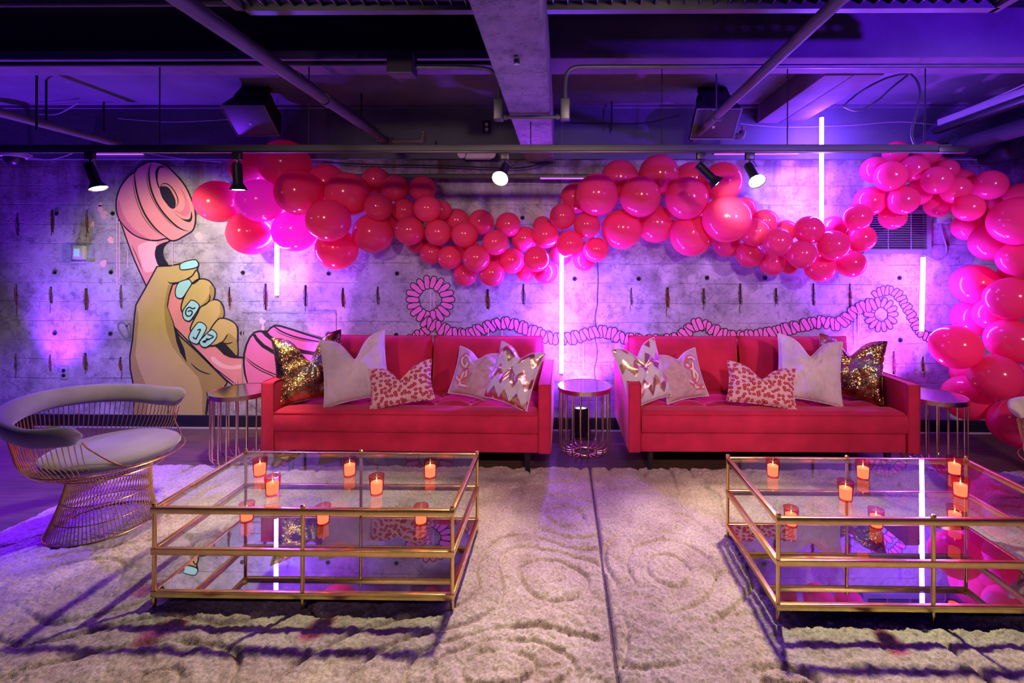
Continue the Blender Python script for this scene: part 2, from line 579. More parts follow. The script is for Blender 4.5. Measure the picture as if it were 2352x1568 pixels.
# ceiling: a low bay next to the wall, the transverse beam, and the higher bay towards the room
struct(MB().box((XL, 3.0, 2.87), (XR, 4.46, 3.0)), 'ceiling', M['ceiling_paint'])
struct(MB().box((XL, -4, 3.02), (XR, 3.0, 3.12)), 'ceiling_front', M['dark_paint'])
tb = struct(MB().box((-.2, 2.88, 2.72), (XR, 3.13, 3.02), bev=.008), 'ceiling_beam', M['beam_paint'])
struct(MB().box((XL, 2.88, 2.72), (-.2, 3.13, 2.775), bev=.008), 'ceiling_ledge', M['beam_paint'])
struct(MB().box((XL, 2.95, 2.775), (-.2, 3.13, 3.02)), 'ceiling_dark_box', M['black_matte'])  # solid black box: darkness above the ledge put into its colour
struct(MB().box((-.32, -3.5, 2.374), (-.073, WY-.05, 2.72), bev=.012), 'ceiling_beam', M['beam_concrete'])
bw = struct(MB().box((1.70, 3.13, 2.71), (1.885, WY-.05, 2.87), bev=.006).box((1.89, 3.13, 2.712), (2.085, WY-.05, 2.87), bev=.006), 'ceiling_beam', M['beam_paint'])

# ------------------------------------------------------------------ tube lights
def tube_light(x, y, z0, z1, label, lean=0.0):
    e = empty('tube_light', (x, y, z0))
    h = z1 - z0
    MB().tube([(0, 0, .02), (lean*.5, 0, h/2), (lean, 0, h-.02)], .0155, 16).build('tube', M['tube_light'], e)
    MB().lathe([(.0165, 0), (.0165, .022)], 16).build('end_cap', M['white_plastic'], e)
    o = MB().lathe([(.0165, h-.022), (.0165, h)], 16, 0, Matrix.Translation((lean, 0, 0))).build('end_cap', M['white_plastic'], e)
    if z1 < 2.5:
        MB().tube([(lean, 0, h), (lean, 0, 2.87 - z0)], .0014, 5).build('hanging_wire', M['steel'], e)
    tag(e, label, 'tube light', 'violet tube lights')
TY = WY - .27
def zt(py, y=TY): return at(1290, py, y).z
tube_light(at(636, 600, TY).x, TY, zt(686), zt(440), 'violet-white light tube on the wall beside the painted hand, top hidden by balloons')
tube_light(at(1290, 700, TY).x, TY, zt(862), zt(560), 'long violet-white light tube on the wall above the side table between the sofas')
tube_light(at(1887, 400, 3.98).x, 3.98, 1.78, 2.712, 'violet-white light tube hanging from the ceiling beam above the garland')
tube_light(at(2117, 700, TY).x, TY, zt(762), zt(583), 'short violet-white light tube below the wall vent', lean=.012)

# ------------------------------------------------------------------ uplights on the floor
def uplight(x, y, label, power, color, tgt, ang=110):
    e = empty('uplight', (x, y, 0))
    MB().lathe([(.062, .05), (.066, .06), (.066, .26), (.060, .262), (.056, .235), (.0001, .235)], 24).build('can', M['black'], e)
    MB().lathe([(.055, .240), (.045, .246), (.0001, .248)], 24).build('lens', emit('uplight_lens', (.85, .6, 1.0), 6.0), e)
    MB().box((-.09, -.05, 0), (.09, .05, .012), bev=.003).box((-.085, -.012, .012), (-.07, .012, .16)).box((.07, -.012, .012), (.085, .012, .16)).build('yoke', M['black'], e)
    tag(e, label, 'uplight', 'floor uplights along the wall')
    spot('uplight_beam', (x, y, .275), tgt, power, color, ang, .85, .045)
uplight(.16, 4.08, 'black floor uplight standing behind the side table between the sofas', 170, ORCHID, (.16, 4.20, 2.0), 120)
uplight(-4.62, 4.05, 'black floor uplight at the foot of the wall behind the wire chair', 420, VIOLET, (-3.95, 3.85, 2.87), 85)
uplight(2.72, 4.05, 'black floor uplight behind the round table at the balloon column', 230, ORCHID, (2.72, 4.17, 2.0), 120)
uplight(-2.22, 4.08, 'black floor uplight behind the round table next to the painted hand', 110, (.85, .18, 1.0), (-1.5, 4.24, 1.3), 100)

# ------------------------------------------------------------------ track with spot heads
tr = empty('lighting_track', (0, 3.0, 2.2))
MB().box((-5.2, -.018, -.012), (2.40, .018, .028), bev=.003).build('rail', plain('dark_rail', (.05, .055, .055), .5, .3), tr)
MB().box((-5.2, -.012, -.020), (2.40, .012, -.0125)).build('conductor_slot', M['black'], tr)
MB().box((2.32, -.022, -.022), (2.50, .022, .018), bev=.004).build('end_feed', M['black'], tr)
for x in (-3.9, -2.55, -1.6, -.2, .62, 1.4, 2.25):
    MB().tube([(x, 0, .028), (x, 0, .67 if x > -4 else .8)], .0035, 6).build('hanger_rod', M['black_matte'], tr)
tag(tr, 'long black lighting track hung on thin rods along the wall', 'track')
def track_head(px, aim, label, lit=True, stem=.05, ln=.115):
    x = at(px, 350, 3.0).x
    e = empty('track_spot', (x, 3.0, 2.18))
    MB().box((-.028, -.014, -.045), (.028, .014, 0), bev=.004).build('adapter', M['black'], e)
    MB().tube([(0, 0, -.045), (0, 0, -.045-stem)], .006, 8).build('stem', M['black'], e)
    d = Vector(aim).normalized()
    q = d.to_track_quat('Z', 'Y').to_matrix().to_4x4()
    base = Vector((0, 0, -.045-stem)) - d*.02
    Mx = Matrix.Translation(base) @ q
    h = MB().lathe([(.0001, -.012), (.024, -.010), (.028, 0), (.028, ln), (.036, ln+.015), (.052, ln+.045), (.049, ln+.045), (.030, ln+.012)], 24, 0, Mx).build('lamp_housing', M['black'], e)
    MB().lathe([(.046, ln+.038), (.030, ln+.044), (.0001, ln+.047)], 24, 0, Mx).build('bulb', M['bulb'], e)
    MB().tube([tuple(Mx @ Vector((.03, 0, .01))), tuple(Mx @ Vector((.055, 0, .0))), (.02, 0, -.05)], .003, 6).build('cord', M['black'], e)
    tag(e, label, 'spotlight', 'track spot heads')
    return e, e.location + base + d*(ln+.055)
heads = [
    (207, (.35, .05, -.94), 'black track spot tilted above the painted phone receiver', (-3.35, 4.26, 1.25), 150, 92, (1.0, .84, .46)),
    (545, (.02, .06, -1), 'black track spot pointing straight down in front of the garland', (-2.65, 3.15, 0), 100, 66, WARM),
    (1160, (-.12, -.78, -.62), 'lit track spot facing out with its warm bulb showing, hung by the concrete beam', (-1.30, 1.9, 0), 200, 82, WARM),
    (1610, (.70, -.10, -.72), 'black track spot tilted towards the big glossy balloon', None, 110, 34, WARM),
    (1722, (.05, -.70, -.72), 'lit track spot with a glowing warm bulb above the right end of the garland', (1.25, 1.9, 0), 230, 84, WARM),
]
for px, aim, label, tgt, pw, ang, colr in heads:
    e, tip = track_head(px, aim, label)
    if tgt is None: tgt = at(1712, 470, 3.7)
    spot('track_spot_beam', tuple(tip), tuple(tgt), pw, colr, ang, .55, .05)

# ------------------------------------------------------------------ ceiling services
def pipe_thing(name, pts, r, mat, label, cat='pipe', n=14, group=None, couplings=()):
    e = empty(name, pts[0])
    o = Vector(pts[0])
    MB().tube([Vector(p)-o for p in pts], r, n).build('run', mat, e)
    for c in couplings:
        c = Vector(c); 
        i = min(range(len(pts)-1), key=lambda i: (Vector(pts[i])-c).length + (Vector(pts[i+1])-c).length)
        d = (Vector(pts[i+1])-Vector(pts[i])).normalized()
        MB().tube([c-o-d*.025, c-o+d*.025], r*1.22, n).build('coupling', mat, e)
    tag(e, label, cat, group)
    return e
pipe_thing('sprinkler_pipe', [(-1.44, -2, 2.475), (-1.44, 3.88, 2.475)], .030, M['pipe'], 'thick painted sprinkler pipe running to the wall left of the concrete beam', couplings=[(-1.44, 2.9, 2.475), (-1.44, 3.72, 2.475)])
pipe_thing('conduit_pipe', [(-1.53, -2, 2.56), (-1.53, 3.95, 2.56)], .024, M['pipe'], 'thinner pipe running just above the sprinkler pipe', couplings=[(-1.53, 2.75, 2.56)])
def branch(x, z, label, ln=.27):
    e = empty('sprinkler_branch', (x, 3.9, z))
    MB().tube([(0, -.05, 0), (0, .04, 0)], .038, 14).tube([(0, 0, 0), (.05, 0, 0)], .034, 14).build('tee_fitting', M['pipe'], e)
    MB().tube([(.05, 0, 0), (ln, 0, .004)], .021, 12).build('arm', M['pipe'], e)
    MB().tube(spline([(ln-.02, 0, .004), (ln+.02, 0, .006), (ln+.03, 0, .045)], 6), .026, 12).build('elbow', M['pipe'], e)
    MB().tube([(ln+.03, 0, .045), (ln+.03, 0, .075)], .009, 8).lathe([(.013, .075), (.013, .08)], 12, 0, Matrix.Translation((ln+.03, 0, 0))).build('sprinkler_head', plain('copper_sprinkler', (.55, .25, .12), .4, .9), e)
    tag(e, label, 'sprinkler', 'sprinkler branches')
branch(-1.44, 2.475, 'short sprinkler branch with upright head at the end of the left pipe')
branch(1.07, 2.515, 'short sprinkler branch with upright head in front of the right speaker', .36)
pipe_thing('sprinkler_pipe', [(1.07, -2, 2.515), (1.07, 3.88, 2.515)], .028, M['pipe'], 'single sprinkler pipe running to the wall past the right speaker', couplings=[(1.07, 3.35, 2.515)])
e = MB().tube([(1.07, 3.35, 2.54), (1.07, 3.35, 2.87)], .006, 8).box((1.035, 3.34, 2.48), (1.105, 3.36, 2.56)).build('pipe_hanger', M['steel'])
tag(e, 'steel rod and strap holding the right sprinkler pipe', 'hanger')
wpipe = pipe_thing('wall_pipe', [(-3.84, 1.0, 2.506), (-3.84, 4.1, 2.506)], .030, M['pipe'], 'painted pipe running to the wall above the dome camera')
MB().tube([(0, 3.08, .02), (0, 3.08, .085)], .012, 8).lathe([(.018, .085), (.018, .092)], 12, 0, Matrix.Translation((0, 3.08, 0))).build('sprinkler_head', M['pipe'], wpipe)
pipe_thing('wall_pipe', [(at(700, 405, 4.12).x, 4.12, at(1000, 405, 4.12).z), (at(1440, 405, 4.12).x, 4.12, at(1000, 405, 4.12).z)], .022, M['pipe'], 'grey pipe along the top of the wall behind the balloons')
pipe_thing('beam_conduit', [(-7, 2.86, 2.685), (-.42, 2.86, 2.685)], .014, M['black_matte'], 'dark conduit fixed along the lower edge of the transverse beam')
e = empty('conduit_bridge', (-.38, 2.84, 2.385))
for dx in (0, .395):
    MB().box((dx-.028, -.03, -.05), (dx+.028, .03, .075), bev=.006).build('junction_box', M['steel'], e)
MB().tube([(.02, 0, -.03), (.375, 0, -.03)], .011, 10).build('cross_conduit', M['steel'], e)
for dx, s in ((.03, 1), (.36, -1)):
    MB().tube([(dx, 0, -.03), (dx+.03*s*.6, 0, -.03)], .017, 10).build('connector', M['steel'], e)
MB().tube(spline([(.395, 0, .07), (.395, 0, .16), (.405, 0, .225), (.45, 0, .262), (.55, 0, .268)], 6) + [Vector((6, 0, .268))], .013, 10).build('bent_conduit', M['steel'], e)
MB().tube(spline([(0, 0, .07), (0, 0, .16), (-.03, .0, .23), (-.12, 0, .262), (-.5, 0, .268)], 6), .012, 10).build('bent_conduit', M['steel'], e)
tag(e, 'steel conduit with two junction boxes crossing under the concrete beam', 'conduit')
e = empty('ceiling_box', (-.95, 2.82, 2.64))
MB().box((-.075, -.05, -.04), (.075, .055, .08), bev=.004).build('box', M['dark_paint'], e)
MB().box((-.07, -.045, -.044), (.07, .05, -.04)).build('lid', M['steel'], e)
tag(e, 'dark square junction box on the transverse beam', 'junction box')
q = atz(1187, 135, 2.374)
e = empty('beam_clamp', (q.x, q.y, 2.374))
MB().box((-.010, -.035, -.006), (.010, .035, 0), bev=.002).build('strap', M['steel'], e)
MB().lathe([(.012, -.024), (.014, -.006)], 12).build('socket', M['steel'], e)
tag(e, 'small steel clamp fixed to the underside of the concrete beam', 'clamp')
# slotted air grille over the middle of the room
e = empty('ceiling_grille', (.25, 2.2, 2.665))
MB().box((-1.75, -.02, -.02), (1.72, .02, .02)).build('frame_bar', M['steel'], e)
MB().box((1.70, -1.6, -.02), (1.74, .02, .02)).build('frame_bar', M['steel'], e)
MB().box((-1.75, -1.6, -.02), (-1.71, .02, .02)).build('frame_bar', M['steel'], e)
rm = MB().box((-.003, -1.6, 0), (.003, -.02, .03)).mesh('grille_bar', M['steel'])
for i in range(52):
    inst('grille_bar', rm, e, (-1.68 + i*.066, 0, 0))
MB().box((-1.75, -1.6, .04), (1.74, .02, .05)).build('backing', M['dark_paint'], e)
for dx in (-1.2, 1.2): MB().tube([(dx, -.3, .05), (dx, -.3, .355)], .006, 6).build('hanger_rod', M['steel'], e)
tag(e, 'long dark slotted air grille with a steel edge under the ceiling', 'grille')
pipe_thing('conduit_pipe', [(-6, 2.2, 2.69), (-1.55, 2.2, 2.69)], .012, M['pipe'], 'thin conduit running on from the air grille')

def speaker(pxt, pyt, label):
    p = at(pxt, pyt, 3.6)
    e = empty('loudspeaker', p)
    e.rotation_euler = (radians(48), 0, 0)
    W_, H_ = .168, .262
    # local: x across, y into the body, z down the face
    MB().box((-W_, .0, -H_), (W_, .03, 0), bev=.012).build('grille', plain('speaker_grille', (.07, .07, .085), .45, .3, .1, 200), e)
    rim = MB()
    rim.tube([(-W_, -.001, 0), (W_, -.001, 0), (W_, -.001, -H_), (-W_, -.001, -H_)], .004, 6, closed=True)
    rim.build('grille_rim', M['grey_plastic'], e)
    body = MB()
    v = [(-W_, .03, 0), (W_, .03, 0), (W_, .03, -H_), (-W_, .03, -H_), (-W_*.72, .20, -.01), (W_*.72, .20, -.01), (W_*.72, .22, -H_*.8), (-W_*.72, .22, -H_*.8)]
    body.add(v, [(0, 1, 5, 4), (1, 2, 6, 5), (2, 3, 7, 6), (3, 0, 4, 7), (4, 5, 6, 7), (3, 2, 1, 0)])
    body.build('cabinet', M['black_matte'], e)
    MB().box((.03-.05, -.003, -.165), (.05-.05, 0, -.145)).build('badge', M['white_plastic'], e)
    MB().box((-.11, .12, -.02), (.11, .30, .02)).box((-.13, .10, -.06), (-.118, .20, .0)).box((.118, .10, -.06), (.13, .20, 0)).build('mount_bracket', M['black_matte'], e)
    tag(e, label, 'speaker', 'wall loudspeakers')
speaker(556, 243, 'black loudspeaker tilted down above the left end of the garland')
speaker(1653, 250, 'black loudspeaker behind the right sprinkler pipe')

def outlet(px, py, y, mat, label, w=.036, h=.058):
    p = at(px, py, y)
    e = empty('wall_outlet', (p.x, y, p.z))
    MB().box((-w, -.007, -h), (w, 0, h), bev=.003).build('cover_plate', mat[0], e)
    for s in (-1, 1):
        MB().lathe([(.016, 0), (.016, .003), (.0001, .003)], 16, 0, Matrix.Translation((0, -.007, s*.022)) @ Matrix.Rotation(pi/2, 4, 'X')).build('socket', mat[1], e)
    tag(e, label, 'outlet')
outlet(148, 856, WY, (M['grey_plastic'], M['black']), 'grey power outlet low on the concrete wall behind the wire chair')
outlet(1118, 292, WY-.05, (M['black'], M['white_plastic']), 'black outlet plate with white sockets high on the dark wall')

# thermostat in its clear guard
p = at(190, 580, WY)
e = empty('thermostat', (p.x, WY, p.z))
MB().box((-.062, -.035, -.062), (.040, 0, .062), bev=.006).build('housing', plain('thermostat_beige', (.66, .62, .50), .5), e)
MB().box((-.045, -.0365, -.035), (.005, -.034, .035)).build('display', emit('lcd_screen', (.45, .68, .72), .35), e)
g = MB()
for bx in (((-.105, -.080, -.084), (.105, -.077, .084)), ((-.105, -.078, .081), (.105, 0, .084)), ((-.105, -.078, -.084), (.105, 0, -.081)), ((-.105, -.078, -.084), (-.102, 0, .084)), ((.102, -.078, -.084), (.105, 0, .084))):
    g.box(*bx)
g.build('clear_guard', M['glass'], e)
MB().box((-.112, -.006, -.092), (.112, 0, -.084)).build('guard_base', M['white_plastic'], e)
tag(e, 'beige thermostat with blue display inside a clear plastic guard', 'thermostat')

# dome camera
p = at(38, 362, 4.1)
e = empty('dome_camera', (p.x, 4.08, p.z))
MB().lathe([(.085, .0), (.085, .045), (.0001, .05)], 24).build('mount', M['white_plastic'], e)
MB().lathe([(.0001, -.075)] + [(.068*sin(a), -.075+.075*(1-cos(a))) for a in [i*pi/2/8 for i in range(1, 9)]], 24).build('dome', M['black'], e)
MB().box((-.02, .0, .02), (.02, .13, .05)).build('wall_arm', M['white_plastic'], e)
tag(e, 'small dome camera with a dark dome at the top of the wall', 'camera')

# emergency lamp pair
p = at(1096, 356, 4.14)
e = empty('emergency_light', (p.x, 4.14, p.z))
MB().box((-.12, 0, -.03), (.12, .07, .03), bev=.02).build('body', M['white_plastic'], e)
for s in (-1, 1):
    MB().lathe([(.018, 0), (.035, .03), (.033, .034), (.0001, .034)], 18, 0, Matrix.Translation((s*.13, 0, .01)) @ Matrix.Rotation(pi/2+.3, 4, 'X')).build('lamp_head', M['white_plastic'], e)
tag(e, 'white twin-head emergency light beside the concrete beam', 'emergency light')

# violet led strips
def strip(px0, px1, py, y, label):
    a, c = at(px0, py, y), at(px1, py, y)
    e = empty('led_strip', (a.x, y, a.z))
    L = c.x - a.x
    MB().box((0, 0, -.004), (L, .02, .018)).build('channel', M['grey_plastic'], e)
    MB().box((.005, -.003, -.010), (L-.005, .015, -.004)).build('diffuser', M['strip_light'], e)
    tag(e, label, 'led strip', 'violet led strips')
strip(1640, 1835, 352, 4.19, 'violet led strip at the top of the wall beside the hanging tube')
strip(1240, 1350, 408, 4.10, 'violet led strip under the grey pipe by the concrete beam')
strip(200, 328, 352, 4.19, 'violet led strip above the painted phone receiver')

# wall vent
a, c = at(1985, 582, WY-.06), at(2140, 481, WY-.06)
e = empty('wall_vent', (a.x, WY-.06, a.z))
W_, H_ = c.x-a.x, c.z-a.z
vm = plain('vent_grey', (.20, .20, .23), .5, .2, .08)
fb = .038
MB().box((0, 0, 0), (W_, .06, fb)).box((0, 0, H_-fb), (W_, .06, H_)).box((0, 0, fb), (fb, .06, H_-fb)).box((W_-fb, 0, fb), (W_, .06, H_-fb)).build('frame', vm, e)
sm = MB().add([(fb, .004, 0), (W_-fb, .004, 0), (W_-fb, .022, .012), (fb, .022, .012), (fb, .006, -.002), (W_-fb, .006, -.002), (W_-fb, .024, .010), (fb, .024, .010)],
              [(0, 1, 2, 3), (7, 6, 5, 4), (0, 4, 5, 1), (3, 2, 6, 7)]).mesh('slat', vm, smooth=False)
ns = 15
for i in range(ns):
    inst('slat', sm, e, (0, 0, fb + .004 + i*(H_-2*fb-.006)/ns))
for fx in (.36, .70):
    MB().box((W_*fx-.004, .002, fb), (W_*fx+.004, .01, H_-fb)).build('mullion', vm, e)
MB().box((fb, .045, fb), (W_-fb, .058, H_-fb)).build('backing', M['hole'], e)
tag(e, 'grey louvred wall vent partly covered by balloons', 'vent')
p = at(2158, 505, WY)
e = empty('cable_box', (p.x, WY, p.z))
MB().box((-.06, -.05, -.03), (.06, 0, .05), bev=.004).build('box', M['grey_plastic'], e)
q = [at(x, y, WY-.02) - Vector((p.x, WY, p.z)) for x, y in ((2160, 515), (2166, 540), (2174, 570), (2168, 590), (2150, 598), (2128, 588), (2120, 584))]
MB().tube(spline(q, 6), .007, 8).build('flexible_cable', M['grey_plastic'], e)
tag(e, 'small wall box with a flexible cable looping to the light tube', 'junction box')

# flexible cables by the right end of the track
def cable(pxs, y0, y1, r, mat, label, name='flexible_cable', cat='cable'):
    n = len(pxs)
    pts = [at(x, y, y0 + (y1-y0)*i/(n-1)) for i, (x, y) in enumerate(pxs)]
    o = Vector(pts[0])
    ob = MB().tube(spline([p-o for p in pts], 8), r, 8).build(name, mat)
    ob.location = o
    tag(ob, label, cat)
    return ob
cable([(2090, 168), (2108, 190), (2113, 220), (2104, 260), (2095, 300), (2098, 325), (2115, 340), (2180, 350)], 3.4, 3.0, .008, M['steel'], 'metal flexible cable hanging in a bend to the end of the track')
cable([(2088, 168), (2040, 178), (1985, 205), (1945, 236), (1942, 246), (1970, 254), (2010, 235), (2050, 200), (2085, 172)], 3.42, 3.5, .007, M['steel'], 'metal flexible cable looped under the ceiling')
cable([(2088, 168), (2140, 152), (2200, 135)], 3.42, 3.2, .006, M['steel'], 'thin cable running along the ceiling from the looped cable')
cable([(560, 272), (400, 280), (270, 272)], 4.15, 4.18, .003, M['grey_plastic'], 'thin wire sagging across the dark wall to the left speaker')
cable([(1300, 281), (1380, 283), (1480, 282), (1560, 265)], 4.19, 4.1, .004, M['black_matte'], 'black wire strung along the dark wall to the right speaker')
cable([(1700, 284), (1800, 292), (1950, 288), (2060, 280), (2150, 286)], 4.19, 4.19, .004, M['grey_plastic'], 'pair of thin wires strung along the dark wall right of the joist')
cable([(330, 350), (400, 362), (460, 368), (510, 372)], 4.2, 4.18, .004, M['grey_plastic'], 'loose cable from the led strip above the phone receiver')
cable([(60, 360), (110, 366), (150, 358), (180, 345)], 4.15, 4.1, .004, M['grey_plastic'], 'loose cable from the dome camera')
cable([(1280, 330), (1272, 352), (1250, 372), (1180, 386), (1000, 380), (860, 378), (740, 372)], 4.17, 4.18, .006, M['black_matte'], 'black cable bundle along the top of the wall by the beam')
cable([(90, 262), (130, 262), (165, 245), (180, 236)], 4.1, 4.0, .005, M['grey_plastic'], 'short cable curling from the ceiling by the hanging rods')
for x, yy in ((84, 3.4), (106, 3.6), (238, 4.1), (830, 3.9), (1405, 4.1)):
    p = at(x, 300, yy)
    o = MB().tube([(0, 0, 0), (0, 0, 2.87 - p.z)], .007, 8).build('hanging_rod', M['black_matte'])
    o.location = (p.x, yy, p.z)
    tag(o, 'thin dark threaded rod hanging from the low ceiling', 'rod', 'threaded ceiling rods')
# light bar and ducts in the right corner
e = empty('light_bar', (3.05, 3.9, 2.60))
MB().box((-.03, -2.5, 0), (.03, 0, .05), bev=.004).build('channel', M['grey_plastic'], e)
MB().box((-.045, -2.4, -.055), (.02, .04, -.012), bev=.006).build('lamp_body', M['black'], e)
MB().tube([(0, -1.0, .05), (0, -1.0, .27)], .008, 8).build('hanger_rod', M['steel'], e)
MB().tube(spline([(0, -1.0, .2), (-.01, -.9, .1), (-.02, -.6, .06), (0, -.2, .055)], 6), .006, 8).build('cable', M['grey_plastic'], e)
tag(e, 'grey light bar hung under the ceiling in the right corner', 'light fixture')
pipe_thing('duct_pipe', [(3.20, .5, 2.44), (3.20, 4.15, 2.44)], .06, M['dark_paint'], 'fat dark pipe under the light bar in the right corner', couplings=[(3.2, 3.9, 2.44)])
pipe_thing('duct_pipe', [(3.62, .5, 2.40), (3.62, 4.15, 2.40)], .07, M['dark_paint'], 'second fat dark pipe deeper in the right corner', couplings=[(3.62, 3.8, 2.4)])
pipe_thing('duct_pipe', [(3.0, 4.08, 2.44), (5.5, 4.08, 2.50)], .045, M['steel'], 'ribbed grey pipe along the top of the wall in the right corner', couplings=[(3.3, 4.08, 2.447), (3.6, 4.08, 2.454)])

from mathutils.geometry import tessellate_polygon
# ------------------------------------------------------------------ the mural painted on the wall
def paint(name, col, rough=.7):
    return plain(name, col, rough, 0, .05, 6, .12, 60)
PINK = paint('mural_pink', (.80, .30, .30)); PINKD = paint('mural_pink_shade', (.62, .17, .26)); PINKL = paint('mural_pink_light', (.92, .52, .50))
INK = paint('mural_ink', (.010, .009, .016)); SKIN = paint('mural_skin', (.56, .45, .13)); SKIND = paint('mural_skin_shade', (.38, .29, .07))
NAIL = paint('mural_nail', (.36, .78, .70)); CORD = paint('mural_cord', (.82, .20, .46)); SPRAY = paint('mural_spray_grey', (.16, .16, .20))
mural = empty('mural', (0, WY, 0))
tag(mural, 'painted mural of a hand gripping a pink telephone receiver with a long coiled cord', 'mural')
z7 = lambda P: [(240 + x/5.808, 350 + y/5.808) for x, y in P]
z1 = lambda P: [(260 + x/3.92, 580 + y/3.92) for x, y in P]
z2 = lambda P: [(480 + x/7.84, 720 + y/7.84) for x, y in P]
z6 = lambda P: [(400 + x/5.6, 560 + y/5.6) for x, y in P]
def wp(p, lay):
    q = at(p[0], p[1], WY)
    return Vector((q.x, -.002 - lay*.0006, q.z))
def fill(P, lay, mat, name, sm=True, line=0.0, n=6, parent=mural, close_line=True):
    pts = [wp(p, lay) for p in P]
    if sm: pts = spline(pts, n, True)
    tris = tessellate_polygon([pts])
    fs = []
    for t in tris:
        i, j, k = t
        n_ = (pts[j]-pts[i]).cross(pts[k]-pts[i])
        fs.append((i, j, k) if n_.y < 0 else (i, k, j))
    me = bpy.data.meshes.new(name); me.from_pydata([tuple(p) for p in pts], [], fs); me.update()
    me.materials.append(mat)
    o = inst(name, me, parent)
    if line > 0:
        ribbon_w([Vector((p.x, p.y - .0003, p.z)) for p in pts], line, 'outline', INK, o, closed=True)
    return o
def ribbon_geo(mb, pts, wpx, closed=False, taper=False, mi=0):
    N = len(pts)
    L, R = [], []
    for i, p in enumerate(pts):
        t = (pts[(i+1) % N] - pts[i-1]) if closed else (pts[min(i+1, N-1)] - pts[max(i-1, 0)])
        nrm = Vector((-t.z, 0, t.x)).normalized()
        wd = wpx*.00387/2
        if taper:
            u = i/(N-1)
            wd *= max(.12, min(1, 4*u*(1-u)*1.3))
        L.append(p + nrm*wd); R.append(p - nrm*wd)
    for i in range(N if closed else N-1):
        j = (i+1) % N
        mb.add([L[i], L[j], R[j], R[i]], [(0, 1, 2, 3)], mi)
def ribbon_w(pts, wpx, name, mat, parent, closed=False, taper=False):
    mb = MB(); ribbon_geo(mb, pts, wpx, closed, taper)
    return mb.build(name, mat, parent, smooth=False)
def stroke(P, lay, wpx, name='ink_line', mat=None, parent=mural, sm=True, taper=True):
    pts = [wp(p, lay) for p in P]
    if sm: pts = spline(pts, 8)
    return ribbon_w(pts, wpx, name, mat or INK, parent, taper=taper)

# receiver: handle first, then the ear cap
hand_l = z7([(240, 1000), (320, 1220), (400, 1430), (460, 1568)])
handle = fill([(272, 505), (281, 520)] + hand_l[1:] + [(338, 660), (372, 720), (403, 753)] + z1([(780, 900), (1030, 1160), (1110, 1212)]) + z2([(560, 1330), (720, 1320), (650, 1050), (630, 780), (400, 775), (280, 730), (130, 575)]) +
     [(480, 740), (455, 690), (425, 640), (380, 612)] + z7([(700, 1440), (675, 1350), (700, 1260), (780, 1215), (860, 1190), (880, 1100)]), 0, PINK, 'receiver_handle', sm=False, line=3.2)
fill(z7([(470, 1230), (620, 1180), (700, 1190), (690, 1260), (680, 1330), (690, 1420), (740, 1520), (560, 1600), (480, 1420), (450, 1300)]), 1, PINKL, 'highlight')
fill(z7([(835, 1205), (760, 1215), (700, 1260), (675, 1340), (690, 1430), (735, 1515), (860, 1515), (800, 1400), (790, 1320), (805, 1260), (850, 1210), (905, 1180), (870, 1165)]), 2, INK, 'grip_shadow')
cap = fill(z7([(160, 700), (168, 610), (205, 490), (270, 385), (345, 305), (410, 262), (440, 215), (510, 165), (590, 130), (680, 125), (765, 148), (855, 198), (950, 290), (1040, 390), (1110, 500), (1170, 640), (1208, 760), (1220, 880), (1205, 985), (1180, 1040), (1130, 1078), (1050, 1125), (975, 1166), (900, 1178), (830, 1150), (700, 1175), (560, 1160), (440, 1110), (320, 1020), (235, 940), (185, 850), (165, 775)]), 3, PINK, 'receiver_cap', line=3.6)
fill(z7([(170, 720), (200, 640), (230, 760), (300, 900), (420, 1040), (560, 1130), (640, 1170), (520, 1155), (400, 1090), (280, 985), (200, 870)]), 4, PINKD, 'shade')
stroke(z7([(410, 262), (408, 340), (430, 500), (480, 680), (560, 850), (680, 1010), (800, 1110), (905, 1178)]), 5, 4)
stroke(z7([(382, 340), (395, 480), (440, 660), (520, 850), (640, 1010), (800, 1140)]), 5, 1.4)
stroke(z7([(640, 130), (605, 220), (600, 340), (630, 500), (700, 670), (810, 830), (950, 970), (1060, 1035), (1140, 1050)]), 5, 4.2)
stroke(z7([(594, 185), (570, 320), (595, 480), (660, 650), (760, 800), (880, 940), (1010, 1025)]), 5, 1.4)
fill(z7([(860, 243), (800, 205), (745, 215), (720, 270), (715, 370), (740, 470), (720, 460), (690, 350), (685, 260), (710, 205), (750, 182), (800, 190)]), 5, INK, 'ink_crescent')
fill(z7([(740, 470), (790, 450), (860, 470), (920, 560), (955, 650), (945, 740), (890, 745), (830, 680), (770, 590)]), 5, INK, 'mouthpiece_hole')
stroke(z7([(745, 470), (780, 420), (850, 425), (920, 490), (975, 590), (985, 680), (950, 735)]), 6, 2.4)
fill(z7([(890, 745), (960, 820), (1040, 880), (1110, 893), (1150, 870), (1162, 785), (1178, 850), (1165, 910), (1130, 930), (1060, 905), (970, 835)]), 5, INK, 'ink_crescent')
fill(z7([(1010, 460), (1080, 560), (1130, 680), (1145, 780), (1100, 850), (1020, 830), (940, 770), (1020, 790), (1070, 740), (1075, 640), (1040, 530)]), 5, PINKD, 'shade')
stroke(z7([(228, 935), (300, 1020), (400, 1100), (520, 1150), (650, 1170)]), 5, 3)
stroke(z7([(365, 1228), (430, 1370), (510, 1568)]), 4, 1.6)
